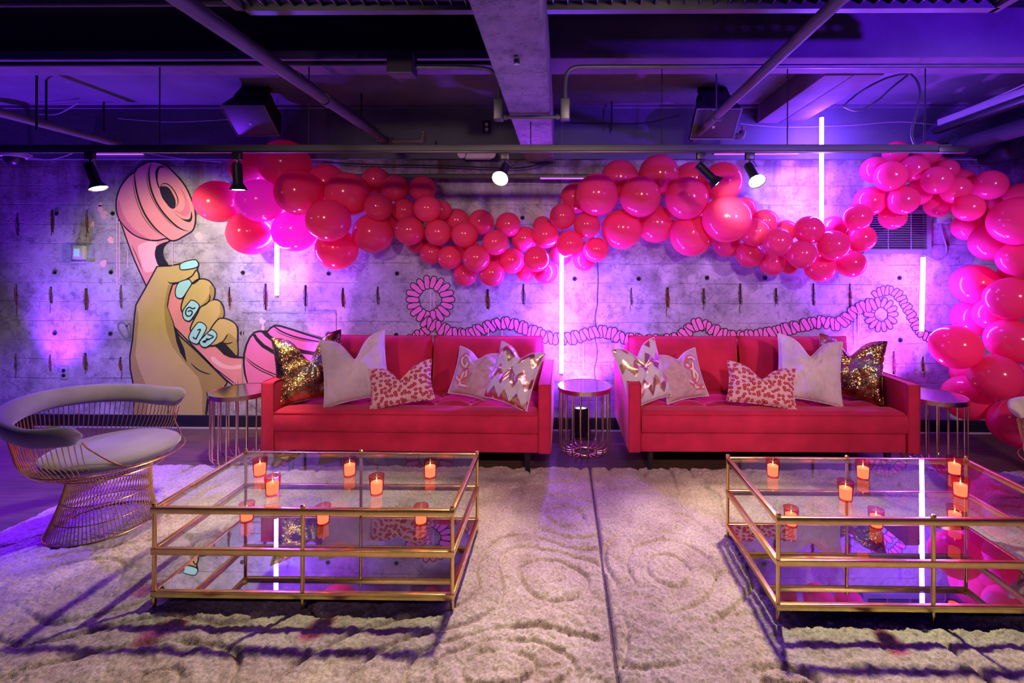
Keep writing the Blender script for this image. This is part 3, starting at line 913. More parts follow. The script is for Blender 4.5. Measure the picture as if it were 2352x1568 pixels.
# the hand
hand = fill(z1([(190, 1480), (190, 1200), (160, 1050), (155, 940), (180, 780), (195, 600), (210, 470), (300, 310), (400, 125), (520, 118), (640, 95), (735, 70), (772, 100), (760, 160), (720, 210), (640, 255), (540, 285), (505, 390), (490, 490), (540, 620), (565, 720), (580, 740), (700, 840), (820, 950), (1030, 1160), (1000, 1215), (960, 1260), (845, 1300), (835, 1420), (838, 1480)]), 7, SKIN, 'hand', sm=False, line=3.6)
fill(z1([(195, 1190), (165, 1040), (165, 930), (188, 780), (205, 610), (222, 480), (235, 600), (220, 760), (205, 920), (240, 1040), (300, 1190), (310, 1470), (195, 1470)]), 8, SKIND, 'shade', sm=False)
fill(z1([(500, 290), (530, 285), (505, 380), (488, 480), (540, 620), (560, 720), (700, 840), (1020, 1160), (960, 1250), (850, 1290), (830, 1470), (805, 1470), (810, 1250), (770, 1120), (640, 980), (540, 850), (490, 720), (470, 600), (465, 480), (480, 380)]), 8, SKIND, 'shade', sm=False)
fill(z1([(552, 670), (590, 740), (640, 850), (650, 880), (668, 990), (610, 900), (575, 800)]), 9, INK, 'ink_wedge', sm=False)
stroke(z1([(700, 985), (760, 1045), (830, 1080), (885, 1093)]), 9, 3)
stroke(z1([(495, 258), (530, 275), (620, 262), (700, 225), (745, 165)]), 9, 3.4)
stroke(z1([(845, 1245), (858, 1330), (840, 1470)]), 9, 3.5)
stroke(z1([(500, 1370), (503, 1450)]), 9, 2.5)
# lower part of the handle in front of the palm
stroke(z1([(545, 640), (600, 740), (760, 890), (1030, 1150), (1130, 1215)]), 9, 3.6)
stroke(z1([(795, 915), (900, 1020), (1080, 1160), (1135, 1205)]), 9, 2)
stroke(z1([(565, 680), (610, 720), (650, 760)]), 9, 1.6)
fill(z2([(40, 790), (100, 780), (180, 850), (300, 920), (420, 940), (520, 920), (600, 905), (600, 800), (450, 795), (620, 800), (620, 960), (450, 1000), (250, 980), (120, 900), (60, 850)]), 2, PINKL, 'highlight')
# fingers, from the index down, each overlapping the next
def finger(P, lay, name='finger'): return fill(z6(P), lay, SKIN, name, line=3.2)
finger([(190, 460), (250, 400), (290, 340), (320, 370), (328, 420), (322, 460), (250, 510)], 10)
finger([(110, 870), (100, 800), (130, 700), (200, 560), (260, 490), (320, 455), (390, 450), (460, 475), (510, 540), (532, 600), (525, 670), (505, 715), (440, 750), (350, 810), (300, 900), (250, 960), (180, 940)], 10)
finger([(230, 1130), (218, 1080), (250, 1000), (310, 890), (350, 810), (430, 755), (500, 720), (560, 718), (610, 750), (645, 830), (640, 940), (580, 970), (520, 1050), (470, 1140), (400, 1210), (300, 1220)], 11)
finger([(470, 1110), (520, 1030), (580, 965), (650, 955), (730, 980), (800, 1030), (825, 1110), (822, 1250), (815, 1440), (700, 1330), (640, 1260), (540, 1300), (450, 1300), (420, 1240)], 12)
fill(z6([(465, 540), (510, 545), (528, 610), (505, 710), (440, 745), (360, 790), (430, 700), (465, 620)]), 12.4, SKIND, 'shade')
fill(z6([(600, 760), (640, 830), (638, 935), (560, 965), (600, 880)]), 12.4, SKIND, 'shade')
fill(z6([(700, 1150), (760, 1180), (815, 1250), (812, 1430), (700, 1320), (640, 1255)]), 13, SKIND, 'shade')
stroke(z6([(465, 640), (470, 700), (435, 760), (360, 810)]), 13.2, 3)
fill(z6([(540, 1300), (620, 1260), (680, 1290), (810, 1435), (700, 1440), (640, 1410), (580, 1350)]), 13.4, INK, 'ink_wedge', sm=False)
stroke(z6([(540, 1310), (620, 1265), (670, 1210), (698, 1150)]), 13.6, 3)
stroke(z6([(620, 1262), (690, 1280), (768, 1262)]), 13.6, 3)
stroke([(497, 793), (520, 812), (532, 818), (560, 820)], 13.6, 3.2, taper=False)
# nails
nails = [([(85, 290), (100, 250), (190, 215), (280, 203), (310, 225), (325, 265), (300, 300), (200, 325), (100, 330)], None),
         ([(25, 620), (40, 550), (80, 490), (190, 455), (225, 480), (235, 515), (190, 590), (130, 680), (90, 700), (40, 680)], None),
         ([(120, 880), (140, 830), (210, 740), (235, 722), (290, 740), (335, 790), (320, 840), (260, 930), (215, 985), (170, 985), (130, 950)], [[(285, 818), (248, 832), (210, 812), (178, 832), (160, 872), (170, 915), (205, 928), (236, 905), (244, 872), (222, 856), (188, 868)]]),
         ([(200, 1195), (225, 1130), (280, 1050), (320, 1008), (370, 1010), (415, 1045), (425, 1090), (370, 1200), (320, 1275), (280, 1282), (220, 1250)], [[(310, 1110), (350, 1100), (295, 1215)], [(255, 1192), (275, 1215), (305, 1218)]]),
         ([(340, 1240), (380, 1200), (430, 1150), (480, 1105), (520, 1110), (560, 1160), (545, 1220), (480, 1290), (410, 1328), (360, 1310), (340, 1275)], [[(440, 1160), (515, 1190), (455, 1225), (375, 1255)], [(420, 1215), (470, 1228)], [(380, 1252), (405, 1262), (425, 1245)]])]
for P, marks in nails:
    o = fill(z6(P), 14, NAIL, 'fingernail', line=2.4)
    for mk in (marks or []):
        pts = spline([wp(p, 15) for p in z6(mk)], 6)
        ribbon_w(pts, 3.0, 'numeral', INK, mural)
# lower ear cap of the receiver, partly behind the sofa
fill(z2([(720, 1330), (650, 1080), (630, 880), (640, 720), (680, 560), (740, 430), (820, 340), (900, 318), (1060, 318), (1110, 260), (1190, 212), (1300, 225), (1500, 285), (1750, 370), (2000, 450), (2300, 560), (2500, 760), (2480, 1000), (2300, 1330)]), 2, CORD, 'receiver_mouth_cap', sm=False, line=4.5)
fill(z2([(790, 385), (840, 360), (880, 430), (1000, 550), (1200, 670), (1450, 760), (1900, 860), (2100, 900), (2100, 960), (1850, 910), (1420, 815), (1150, 720), (950, 600), (850, 490)]), 3, INK, 'ink_band', sm=False)
fill(z2([(935, 320), (1060, 330), (1110, 390), (1250, 480), (1450, 570), (1700, 650), (2100, 720), (2100, 790), (1700, 720), (1400, 625), (1150, 510), (1020, 410)]), 3, INK, 'ink_band', sm=False)
stroke(z2([(1170, 225), (1330, 330), (1600, 430), (1950, 500), (2300, 560)]), 3, 3.4, taper=False)
stroke(z2([(1165, 270), (1330, 375), (1600, 465), (1940, 525)]), 3, 1.5)
stroke(z2([(655, 765), (800, 890), (1000, 1010), (1190, 1090), (1400, 1180)]), 3, 2.4)
stroke(z2([(650, 795), (780, 920), (930, 1020), (1140, 1115), (1300, 1200)]), 3, 2.4)
# coiled cord: plump loops drawn one after the other
mb = MB()
def loop(mb, c, ang, ln, wd, lay):
    out, inn = [], []
    n = 18
    for i in range(n):
        a = 2*pi*i/n
        sx = wd/2*cos(a); sy = (ln/2 - wd/2)*(1 if sin(a) > 0 else -1)*(0 if abs(sin(a)) < 1e-6 else 1) + wd/2*sin(a)
        for lst, g in ((out, 1.5), (inn, -.7)):
            ax, ay = sx + g*cos(a), sy + g*sin(a)
            lst.append((c[0] + ax*cos(ang) - ay*sin(ang), c[1] + ax*sin(ang) + ay*cos(ang)))
    for lst, dl, mi in ((out, 0, 1), (inn, .22, 0)):
        mb.add([wp(p, lay + dl) for p in reversed(lst)], [tuple(range(n))], mi)
def petals(cx, cy, ri, ro, n, lay, wd, a0=0, a1=2*pi):
    for i in range(n):
        a = a0 + (a1-a0)*i/n
        r = (ri+ro)/2*random.uniform(.97, 1.03)
        loop(mb, (cx + r*cos(a), cy + r*sin(a)), a + pi/2 + random.uniform(-.15, .15), (ro-ri)*random.uniform(.92, 1.05), wd, lay + (i % 8)*.45)
def run(path, ln, wd, step, lay, slant=.25):
    pts = spline([(x, 0, y) for x, y in path], 12)
    acc, k = 0, 0
    for i in range(1, len(pts)):
        d = pts[i] - pts[i-1]
        acc += d.length
        if acc >= step:
            acc -= step
            ang = math.atan2(d.z, d.x)
            loop(mb, (pts[i].x, pts[i].z), ang + slant*(1.5 if k % 2 else -.5) + random.uniform(-.12, .12), ln*random.uniform(.88, 1.08), wd*random.uniform(.9, 1.1), lay + (k % 8)*.45)
            k += 1
petals(988, 688, 25, 56, 18, 0, 13)
run([(936, 782), (955, 772), (972, 762), (985, 755)], 24, 11, 9.5, 0, .4)
run([(968, 732), (985, 742), (1010, 752), (1040, 765), (1075, 768), (1100, 758), (1135, 746), (1165, 742), (1195, 750), (1230, 764), (1265, 776), (1300, 778), (1330, 772), (1355, 765), (1378, 761), (1402, 765), (1430, 776), (1480, 782), (1540, 780), (1572, 765), (1590, 750), (1607, 744), (1632, 754), (1660, 768), (1700, 774), (1750, 768), (1800, 757), (1850, 745), (1890, 739), (1920, 744), (1945, 730), (1965, 712), (1990, 702), (2012, 698)], 30, 12, 10.5, 4, -.25)
petals(2023, 722, 15, 40, 14, 3, 11)
run([(2003, 682), (2022, 670), (2045, 667), (2062, 676), (2076, 695), (2088, 715), (2098, 735), (2108, 755), (2120, 768), (2138, 775), (2155, 778)], 23, 10.5, 9.5, 0, .2)
mb.build('coiled_cord', [CORD, INK], mural, smooth=False)
# runs, spatters and a sprayed heart
for x, y0, y1 in ((271, 500, 655), (277, 508, 640), (296, 575, 615), (399, 555, 610), (990, 668, 712), (998, 672, 704), (1123, 752, 772), (1154, 758, 772), (1962, 727, 800), (1970, 717, 775), (1974, 717, 758), (1340, 788, 850), (1330, 788, 830), (541, 870, 940), (546, 870, 915), (552, 880, 925)):
    ribbon_w([wp((x, y0), 16), wp((x-.5, (y0+y1)/2), 16), wp((x, y1), 16)], 1.6, 'paint_run', PINKL, mural)
for cx, cy, r in ((231, 480, 10), (238, 495, 11), (213, 515, 7), (256, 552, 9), (240, 605, 10), (458, 543, 12), (603, 738, 8), (605, 752, 6), (231, 470, 6)):
    fill([(cx + r*random.uniform(.45, 1.1)*cos(a), cy + r*random.uniform(.5, 1.2)*sin(a)) for a in [i*2*pi/11 for i in range(11)]], 1, PINKL, 'paint_spatter', n=4)
stroke(z1([(162, 800), (100, 760), (55, 700), (48, 650), (80, 625), (115, 650), (150, 740), (162, 745), (152, 640), (120, 665)]), 1, 4, 'sprayed_heart', SPRAY, taper=False)

# ------------------------------------------------------------------ rugs
def vnoise(x, y, seed):
    """smooth value noise on numpy arrays"""
    rs = np.random.RandomState(seed)
    T = rs.rand(256, 256)
    xi = np.floor(x).astype(int); yi = np.floor(y).astype(int)
    xf = x - xi; yf = y - yi
    u = xf*xf*(3-2*xf); v = yf*yf*(3-2*yf)
    g = lambda a, b_: T[a % 256, b_ % 256]
    return (g(xi, yi)*(1-u) + g(xi+1, yi)*u)*(1-v) + (g(xi, yi+1)*(1-u) + g(xi+1, yi+1)*u)*v
def shag_mat():
    m, nt, b, out = nmat('cream_shag_pile')
    tc = nd(nt, 'ShaderNodeTexCoord')
    n1 = nd(nt, 'ShaderNodeTexNoise'); n1.inputs['Scale'].default_value = 5; n1.inputs['Detail'].default_value = 6
    n2 = nd(nt, 'ShaderNodeTexNoise'); n2.inputs['Scale'].default_value = 90; n2.inputs['Detail'].default_value = 3
    lk(nt, tc.outputs['Object'], n1.inputs['Vector']); lk(nt, tc.outputs['Object'], n2.inputs['Vector'])
    mx = nd(nt, 'ShaderNodeMix', data_type='RGBA')
    mx.inputs[6].default_value = (.46, .34, .32, 1); mx.inputs[7].default_value = (.66, .54, .50, 1)
    mr = nd(nt, 'ShaderNodeMapRange'); mr.inputs[1].default_value = .32; mr.inputs[2].default_value = .66
    lk(nt, n1.outputs['Fac'], mr.inputs[0]); lk(nt, mr.outputs[0], mx.inputs[0])
    m2 = nd(nt, 'ShaderNodeMapRange'); m2.inputs[1].default_value = .3; m2.inputs[2].default_value = .7; m2.inputs[3].default_value = .62; m2.inputs[4].default_value = 1.22
    lk(nt, n2.outputs['Fac'], m2.inputs[0])
    sc = nd(nt, 'ShaderNodeVectorMath', operation='SCALE')
    lk(nt, mx.outputs[2], sc.inputs[0]); lk(nt, m2.outputs[0], sc.inputs['Scale'])
    lk(nt, sc.outputs[0], b.inputs['Base Color'])
    b.inputs['Roughness'].default_value = .95
    b.inputs['Specular IOR Level'].default_value = .05
    b.inputs['Sheen Weight'].default_value = .25
    n3 = nd(nt, 'ShaderNodeTexNoise'); n3.inputs['Scale'].default_value = 260; n3.inputs['Detail'].default_value = 2
    lk(nt, tc.outputs['Object'], n3.inputs['Vector'])
    bp = nd(nt, 'ShaderNodeBump'); bp.inputs['Strength'].default_value = .5; bp.inputs['Distance'].default_value = .006
    lk(nt, n3.outputs['Fac'], bp.inputs['Height']); lk(nt, bp.outputs[0], b.inputs['Normal'])
    return m
M['shag'] = shag_mat()
def rug(x0, x1, y0, y1, seed, label, rings):
    st = .0052
    nx, ny = int((x1-x0)/st), int((y1-y0)/st)
    X, Y = np.meshgrid(np.linspace(x0, x1, nx), np.linspace(y0, y1, ny))
    Fd = 3.2*vnoise(X/.75+seed, Y/.55+3, seed) + 1.1*vnoise(X/.34+9, Y/.28+5, seed+1)
    for (rx, ry, sx, sy, amp) in rings:
        Fd = Fd + amp*np.exp(-(((X-rx)/sx)**2 + ((Y-ry)/sy)**2))
    Fd = Fd*1.35
    gy, gx = np.gradient(Fd, st)
    gr = np.sqrt(gx*gx + gy*gy) + 1.2
    fr = Fd - np.floor(Fd)
    d = np.minimum(fr, 1-fr)/gr
    groove = np.exp(-(d/.009)**2)
    keep = np.clip((vnoise(X/.3+40, Y/.3+2, seed+3)-.22)*4, .15, 1)
    tuft = vnoise(X/.016, Y/.016, seed+5)*.6 + vnoise(X/.034+7, Y/.034, seed+6)*.8 + vnoise(X/.09+7, Y/.09, seed+8)*.9
    rs = np.random.RandomState(seed+9)
    Z = .022 + .013*(tuft-1.1) - .019*groove*keep + .0045*(rs.rand(ny, nx)-.5)
    ex = np.minimum(np.minimum(X-x0, x1-X), np.minimum(Y-y0, y1-Y))
    Z = Z*np.clip(ex/.012, 0, 1)**.5 + .002
    X = X + (rs.rand(ny, nx)-.5)*.004; Y = Y + (rs.rand(ny, nx)-.5)*.004
    # ragged fringe of the pile along the edges
    jig = .012*(vnoise(X/.02, Y/.02, seed+11)-.5)
    Y = Y + np.where((y1-Y) < .02, jig, 0); X = X + np.where(((X-x0) < .02) & (x0 < -1), jig, 0)
    co = np.stack([X, Y, Z], -1).reshape(-1, 3).astype(np.float32)
    i = np.arange(ny-1)[:, None]*nx + np.arange(nx-1)[None, :]
    q = np.stack([i, i+1, i+1+nx, i+nx], -1).reshape(-1, 4).astype(np.int32)
    me = bpy.data.meshes.new('shag_rug')
    me.vertices.add(len(co)); me.vertices.foreach_set('co', co.ravel())
    me.loops.add(q.size); me.loops.foreach_set('vertex_index', q.ravel())
    me.polygons.add(len(q)); me.polygons.foreach_set('loop_start', np.arange(0, q.size, 4, dtype=np.int32))
    me.update(calc_edges=True)
    me.polygons.foreach_set('use_smooth', [True]*len(me.polygons))
    me.materials.append(M['shag'])
    o = inst('shag_rug', me)
    tag(o, label, 'rug')
    return o
rug(-3.05, .196, 1.15, 3.44, 11, 'cream shag rug with carved swirls under the left coffee table and wire chair', [(-.2, 1.75, .35, .16, 2.2), (-.25, 2.5, .25, .3, 1.5)])
rug(.208, 3.75, 1.15, 3.44, 23, 'cream shag rug with carved oval rings under the right coffee table', [(.47, 2.28, .32, .30, 3.0), (.5, 3.35, .4, .25, 2.0), (.45, 1.5, .3, .2, -1.8)])

# ------------------------------------------------------------------ sofas
def sofa(xc, yf, rz, label):
    W2, D = 1.01, .86
    e = empty('sofa', (xc, yf, 0), rz)
    aw = .088
    v = M['red_velvet']
    MB().box((-W2+aw, .012, .175), (W2-aw, D-.03, .315), bev=.012).build('base', v, e)
    for s in (-1, 1):
        x0, x1 = (s*W2, s*(W2-aw))
        ar = MB().box((x0, 0, .172), (x1, D, .652), bev=.014).build('arm', v, e)
        pp = MB()
        for xx in (x0 - s*.004, x1 + s*.004):
            pp.tube([(xx, .003, .18), (xx, .003, .645), (xx, .02, .652), (xx, D-.02, .652)], .0045, 6)
        pp.build('piping', M['red_piping'], ar)
    MB().box((-W2+aw, D-.10, .175), (W2-aw, D, .80), bev=.03).build('back_frame', v, e)
    # tufted seat cushion
    sx, sy0, sy1 = W2-aw-.003, .004, D-.14
    nx, ny = 132, 60
    mb = MB()
    top = []
    for j in range(ny+1):
        for i in range(nx+1):
            u, w_ = i/nx, j/ny
            x = -sx + 2*sx*u; y = sy0 + (sy1-sy0)*w_
            cxn, cyn = (x+sx)/(2*sx)*7, (y-.20)/.155
            tuft = (abs(sin(pi*cxn))*abs(sin(pi*cyn)))**.45 if y > .20 else (abs(sin(pi*cxn))**.5)*max(0, (y-.10)/.10)**1.5*0 + 1
            if .12 < y <= .20: 
                k = (y-.12)/.08
                tuft = 1 - k*k*(1 - .0) * (1-abs(sin(pi*cxn))**.6)*.8
                tuft *= 1 - .85*k**3*1.0 if k > .0 else 1
            ed = min(x+sx, sx-x, max(0, y-sy0)*1.0+.0)
            rd = min(1, max(0, ed)/.035)
            z = .405 + .054*tuft - .022*(1-sqrt(max(0, 1-(1-rd)**2)))
            top.append((x, y, z))
    fs = [(j*(nx+1)+i, j*(nx+1)+i+1, (j+1)*(nx+1)+i+1, (j+1)*(nx+1)+i) for j in range(ny) for i in range(nx)]
    mb.add(top, fs)
    # front and side walls of the cushion, slightly bulging
    rows = 8
    fv = []
    for r in range(rows+1):
        t = r/rows
        for i in range(nx+1):
            p = top[i]
            fv.append((p[0], p[1] - .016*sin(pi*t)**.7, p[2]*(1-t) + .312*t))
    mb.add(fv, [((r+1)*(nx+1)+i, (r+1)*(nx+1)+i+1, r*(nx+1)+i+1, r*(nx+1)+i) for r in range(rows) for i in range(nx)])
    for s in (0, nx):
        sv = []
        for j in range(ny+1):
            p = top[j*(nx+1)+s]
            sv += [p, (p[0], p[1], .312)]
        mb.add(sv, [(2*j, 2*j+1, 2*j+3, 2*j+2) if s == 0 else (2*j, 2*j+2, 2*j+3, 2*j+1) for j in range(ny)])
    sc = mb.build('seat_cushion', v, e, angle=50)
    pp = MB()
    pp.tube([(p[0], p[1]-.004, p[2]+.002) for p in top[:nx+1]], .0042, 6)
    pp.tube([(-sx, .000, .318), (sx, .000, .318)], .004, 6)
    pp.build('piping', M['red_piping'], sc)
    btn = MB().lathe([(.012, -.004), (.010, .004), (.0001, .006)], 12).mesh('button', M['red_piping'])
    for i in range(1, 7):
        for k in range(3):
            inst('button', btn, sc, (-sx + 2*sx*i/7, .20 + .155*k, .428))
    # two loose back cushions
    for s in (-1, 1):
        n = 26
        mb = MB()
        w_, h_ = .452, .235
        def P(u, v_, f):
            ux = math.copysign(abs(u)**.75, u); vz = math.copysign(abs(v_)**.75, v_)
            t = ((1-u**6)*(1-v_**6))**.5
            x = w_*ux*(1-.012*(1-v_*v_)); z = h_*vz*(1-.02*(1-u*u))
            th = .065*t + .03*((1-u*u)*(1-v_*v_))**.7
            th += .004*sin(9*u+2*v_)*t
            return Vector((x, -f*th, z))
        for f in (1, -1):
            vs_ = [P(-1+2*i/n, -1+2*j/n, f) for j in range(n+1) for i in range(n+1)]
            fs = [(j*(n+1)+i, j*(n+1)+i+1, (j+1)*(n+1)+i+1, (j+1)*(n+1)+i) for j in range(n) for i in range(n)]
            if f < 0: fs = [tuple(reversed(q)) for q in fs]
            mb.add(vs_, fs)
        bc = mb.build('back_cushion', v, e, angle=60)
        bc.location = (s*.460, D-.20, .645)
        bc.rotation_euler = (radians(-9), 0, radians(.6*s))
        pp = MB()
        prm = [P(-1+2*i/n, 1, 1) for i in range(n+1)] + [P(1, 1-2*i/n, 1) for i in range(1, n+1)] + [P(1-2*i/n, -1, 1) for i in range(1, n+1)] + [P(-1, -1+2*i/n, 1) for i in range(1, n)]
        pp.tube(prm, .0045, 6, closed=True).build('piping', M['red_piping'], bc)
    for sx_, sy_ in ((-1, 0), (1, 0), (-1, 1), (1, 1)):
        x = sx_*(W2-.17); y = .09 + sy_*(D-.2)
        leg = MB().tube([(x, y, .165), (x + sx_*.006, y-.004, .0)], [.024, .017], 14).box((x-.07, y-.035, .163), (x+.07, y+.035, .175)).build('leg', M['black'], e)
    tag(e, label, 'sofa', 'matching red velvet sofas')
    return e
sofa(-1.085, 3.30, radians(-.6), 'red velvet sofa beneath the painted receiver, left of the middle side table')
sofa(1.472, 3.335, radians(.5), 'red velvet sofa under the vent, right of the middle side table')

# ------------------------------------------------------------------ cushions
def sequin_mat():
    m, nt, b, out = nmat('gold_sequins')
    tc = nd(nt, 'ShaderNodeTexCoord')
    vo = nd(nt, 'ShaderNodeTexVoronoi'); vo.inputs['Scale'].default_value = 170
    lk(nt, tc.outputs['Object'], vo.inputs['Vector'])
    nz = nd(nt, 'ShaderNodeTexNoise'); nz.inputs['Scale'].default_value = 7; nz.inputs['Detail'].default_value = 3
    lk(nt, tc.outputs['Object'], nz.inputs['Vector'])
    cr = nd(nt, 'ShaderNodeValToRGB')
    el = cr.color_ramp.elements
    el[0].position = .36; el[0].color = (.10, .035, .05, 1)
    el[1].position = .54; el[1].color = (.50, .33, .10, 1)
    q = el.new(.60); q.color = (.70, .58, .24, 1)
    q = el.new(.68); q.color = (.30, .70, .60, 1)
    q = el.new(.74); q.color = (.95, .20, .65, 1)
    mixf = nd(nt, 'ShaderNodeMath', operation='MULTIPLY_ADD')
    sp = nd(nt, 'ShaderNodeSeparateColor'); lk(nt, vo.outputs['Color'], sp.inputs[0])
    lk(nt, sp.outputs[0], mixf.inputs[0]); mixf.inputs[1].default_value = .14
    sb = nd(nt, 'ShaderNodeMath', operation='SUBTRACT'); lk(nt, nz.outputs['Fac'], sb.inputs[0]); sb.inputs[1].default_value = .05
    lk(nt, sb.outputs[0], mixf.inputs[2])
    lk(nt, mixf.outputs[0], cr.inputs[0]); lk(nt, cr.outputs[0], b.inputs['Base Color'])
    b.inputs['Metallic'].default_value = 1; b.inputs['Roughness'].default_value = .28
    # every sequin tilts its own way
    nm = nd(nt, 'ShaderNodeVectorMath', operation='SUBTRACT'); lk(nt, vo.outputs['Color'], nm.inputs[0]); nm.inputs[1].default_value = (.5, .5, .5)
    s2 = nd(nt, 'ShaderNodeVectorMath', operation='SCALE'); lk(nt, nm.outputs[0], s2.inputs[0]); s2.inputs['Scale'].default_value = .55
    ge = nd(nt, 'ShaderNodeNewGeometry')
    ad = nd(nt, 'ShaderNodeVectorMath', operation='ADD'); lk(nt, ge.outputs['Normal'], ad.inputs[0]); lk(nt, s2.outputs[0], ad.inputs[1])
    no = nd(nt, 'ShaderNodeVectorMath', operation='NORMALIZE'); lk(nt, ad.outputs[0], no.inputs[0])
    lk(nt, no.outputs[0], b.inputs['Normal'])
    return m
def leopard_mat():
    m, nt, b, out = nmat('leopard_print')
    tc = nd(nt, 'ShaderNodeTexCoord')
    nz = nd(nt, 'ShaderNodeTexNoise'); nz.inputs['Scale'].default_value = 30
    lk(nt, tc.outputs['Object'], nz.inputs['Vector'])
    mv = nd(nt, 'ShaderNodeVectorMath', operation='MULTIPLY_ADD'); lk(nt, nz.outputs['Color'], mv.inputs[0]); mv.inputs[1].default_value = (.016, .016, .016)
    lk(nt, tc.outputs['Object'], mv.inputs[2])
    xz = nd(nt, 'ShaderNodeSeparateXYZ'); lk(nt, mv.outputs[0], xz.inputs[0])
    cb = nd(nt, 'ShaderNodeCombineXYZ'); lk(nt, xz.outputs[0], cb.inputs[0]); lk(nt, xz.outputs[2], cb.inputs[1])
    mp = nd(nt, 'ShaderNodeMapping'); mp.inputs['Scale'].default_value = (29, 34, 1); lk(nt, cb.outputs[0], mp.inputs[0])
    vo = nd(nt, 'ShaderNodeTexVoronoi'); vo.inputs['Scale'].default_value = 1; vo.inputs['Randomness'].default_value = .75; vo.voronoi_dimensions = '2D'
    lk(nt, mp.outputs[0], vo.inputs['Vector'])
    cr = nd(nt, 'ShaderNodeValToRGB')
    el = cr.color_ramp.elements
    el[0].position = 0; el[0].color = (.62, .10, .12, 1)
    el[1].position = .19; el[1].color = (.60, .08, .10, 1)
    for pos, c in ((.22, (.33, .012, .03, 1)), (.35, (.34, .012, .03, 1)), (.385, (.74, .45, .48, 1)), (1, (.76, .48, .50, 1))):
        q = el.new(pos); q.color = c
    lk(nt, vo.outputs['Distance'], cr.inputs[0]); lk(nt, cr.outputs[0], b.inputs['Base Color'])
    b.inputs['Roughness'].default_value = .8; b.inputs['Sheen Weight'].default_value = .2
    return m
def chevron_mat(flip):
    m, nt, b, out = nmat('foil_chevron')
    tc = nd(nt, 'ShaderNodeTexCoord')
    sx = nd(nt, 'ShaderNodeSeparateXYZ'); lk(nt, tc.outputs['Object'], sx.inputs[0])
    def mt(op, a, c=0.0):
        n = nd(nt, 'ShaderNodeMath', operation=op)
        for i, v in enumerate((a, c)):
            if isinstance(v, (int, float)): n.inputs[i].default_value = v
            else: lk(nt, v, n.inputs[i])
        return n.outputs[0]
    tri = mt('PINGPONG', mt('ADD', sx.outputs['X'], 1.0), .050)
    s = mt('ADD', sx.outputs['Z'], mt('MULTIPLY', tri, 1.5 if not flip else -1.5))
    fr = mt('FRACT', mt('DIVIDE', mt('ADD', s, 1.0), .165))
    foil = mt('LESS_THAN', fr, .42)
    nz = nd(nt, 'ShaderNodeTexNoise'); nz.inputs['Scale'].default_value = 5; lk(nt, tc.outputs['Object'], nz.inputs['Vector'])
    cr = nd(nt, 'ShaderNodeValToRGB'); el = cr.color_ramp.elements
    el[0].position = .40; el[0].color = (.90, .70, .34, 1); el[1].position = .58; el[1].color = (.92, .45, .48, 1)
    lk(nt, nz.outputs['Fac'], cr.inputs[0])
    mx = nd(nt, 'ShaderNodeMix', data_type='RGBA'); lk(nt, foil, mx.inputs[0]); mx.inputs[6].default_value = (.66, .60, .66, 1)
    lk(nt, cr.outputs[0], mx.inputs[7]); lk(nt, mx.outputs[2], b.inputs['Base Color'])
    lk(nt, foil, b.inputs['Metallic'])
    ro = nd(nt, 'ShaderNodeMapRange'); ro.inputs[3].default_value = .7; ro.inputs[4].default_value = .34; lk(nt, foil, ro.inputs[0]); lk(nt, ro.outputs[0], b.inputs['Roughness'])
    n2 = nd(nt, 'ShaderNodeTexNoise'); n2.inputs['Scale'].default_value = 22; n2.inputs['Detail'].default_value = 4; lk(nt, tc.outputs['Object'], n2.inputs['Vector'])
    bp = nd(nt, 'ShaderNodeBump'); bp.inputs['Strength'].default_value = .5; bp.inputs['Distance'].default_value = .012
    lk(nt, n2.outputs['Fac'], bp.inputs['Height']); lk(nt, bp.outputs[0], b.inputs['Normal'])
    return m
M['sequin'] = sequin_mat(); M['leopard'] = leopard_mat(); M['chev'] = chevron_mat(False); M['chev2'] = chevron_mat(True)
M['blush_sequin'] = plain('blush_sequin_fabric', (.62, .40, .46), .38, .15, .12, 30, .5, 350)
M['print_white'] = plain('print_white', (.72, .66, .74), .6)
M['print_pink'] = plain('print_pink', (.60, .10, .16), .6)
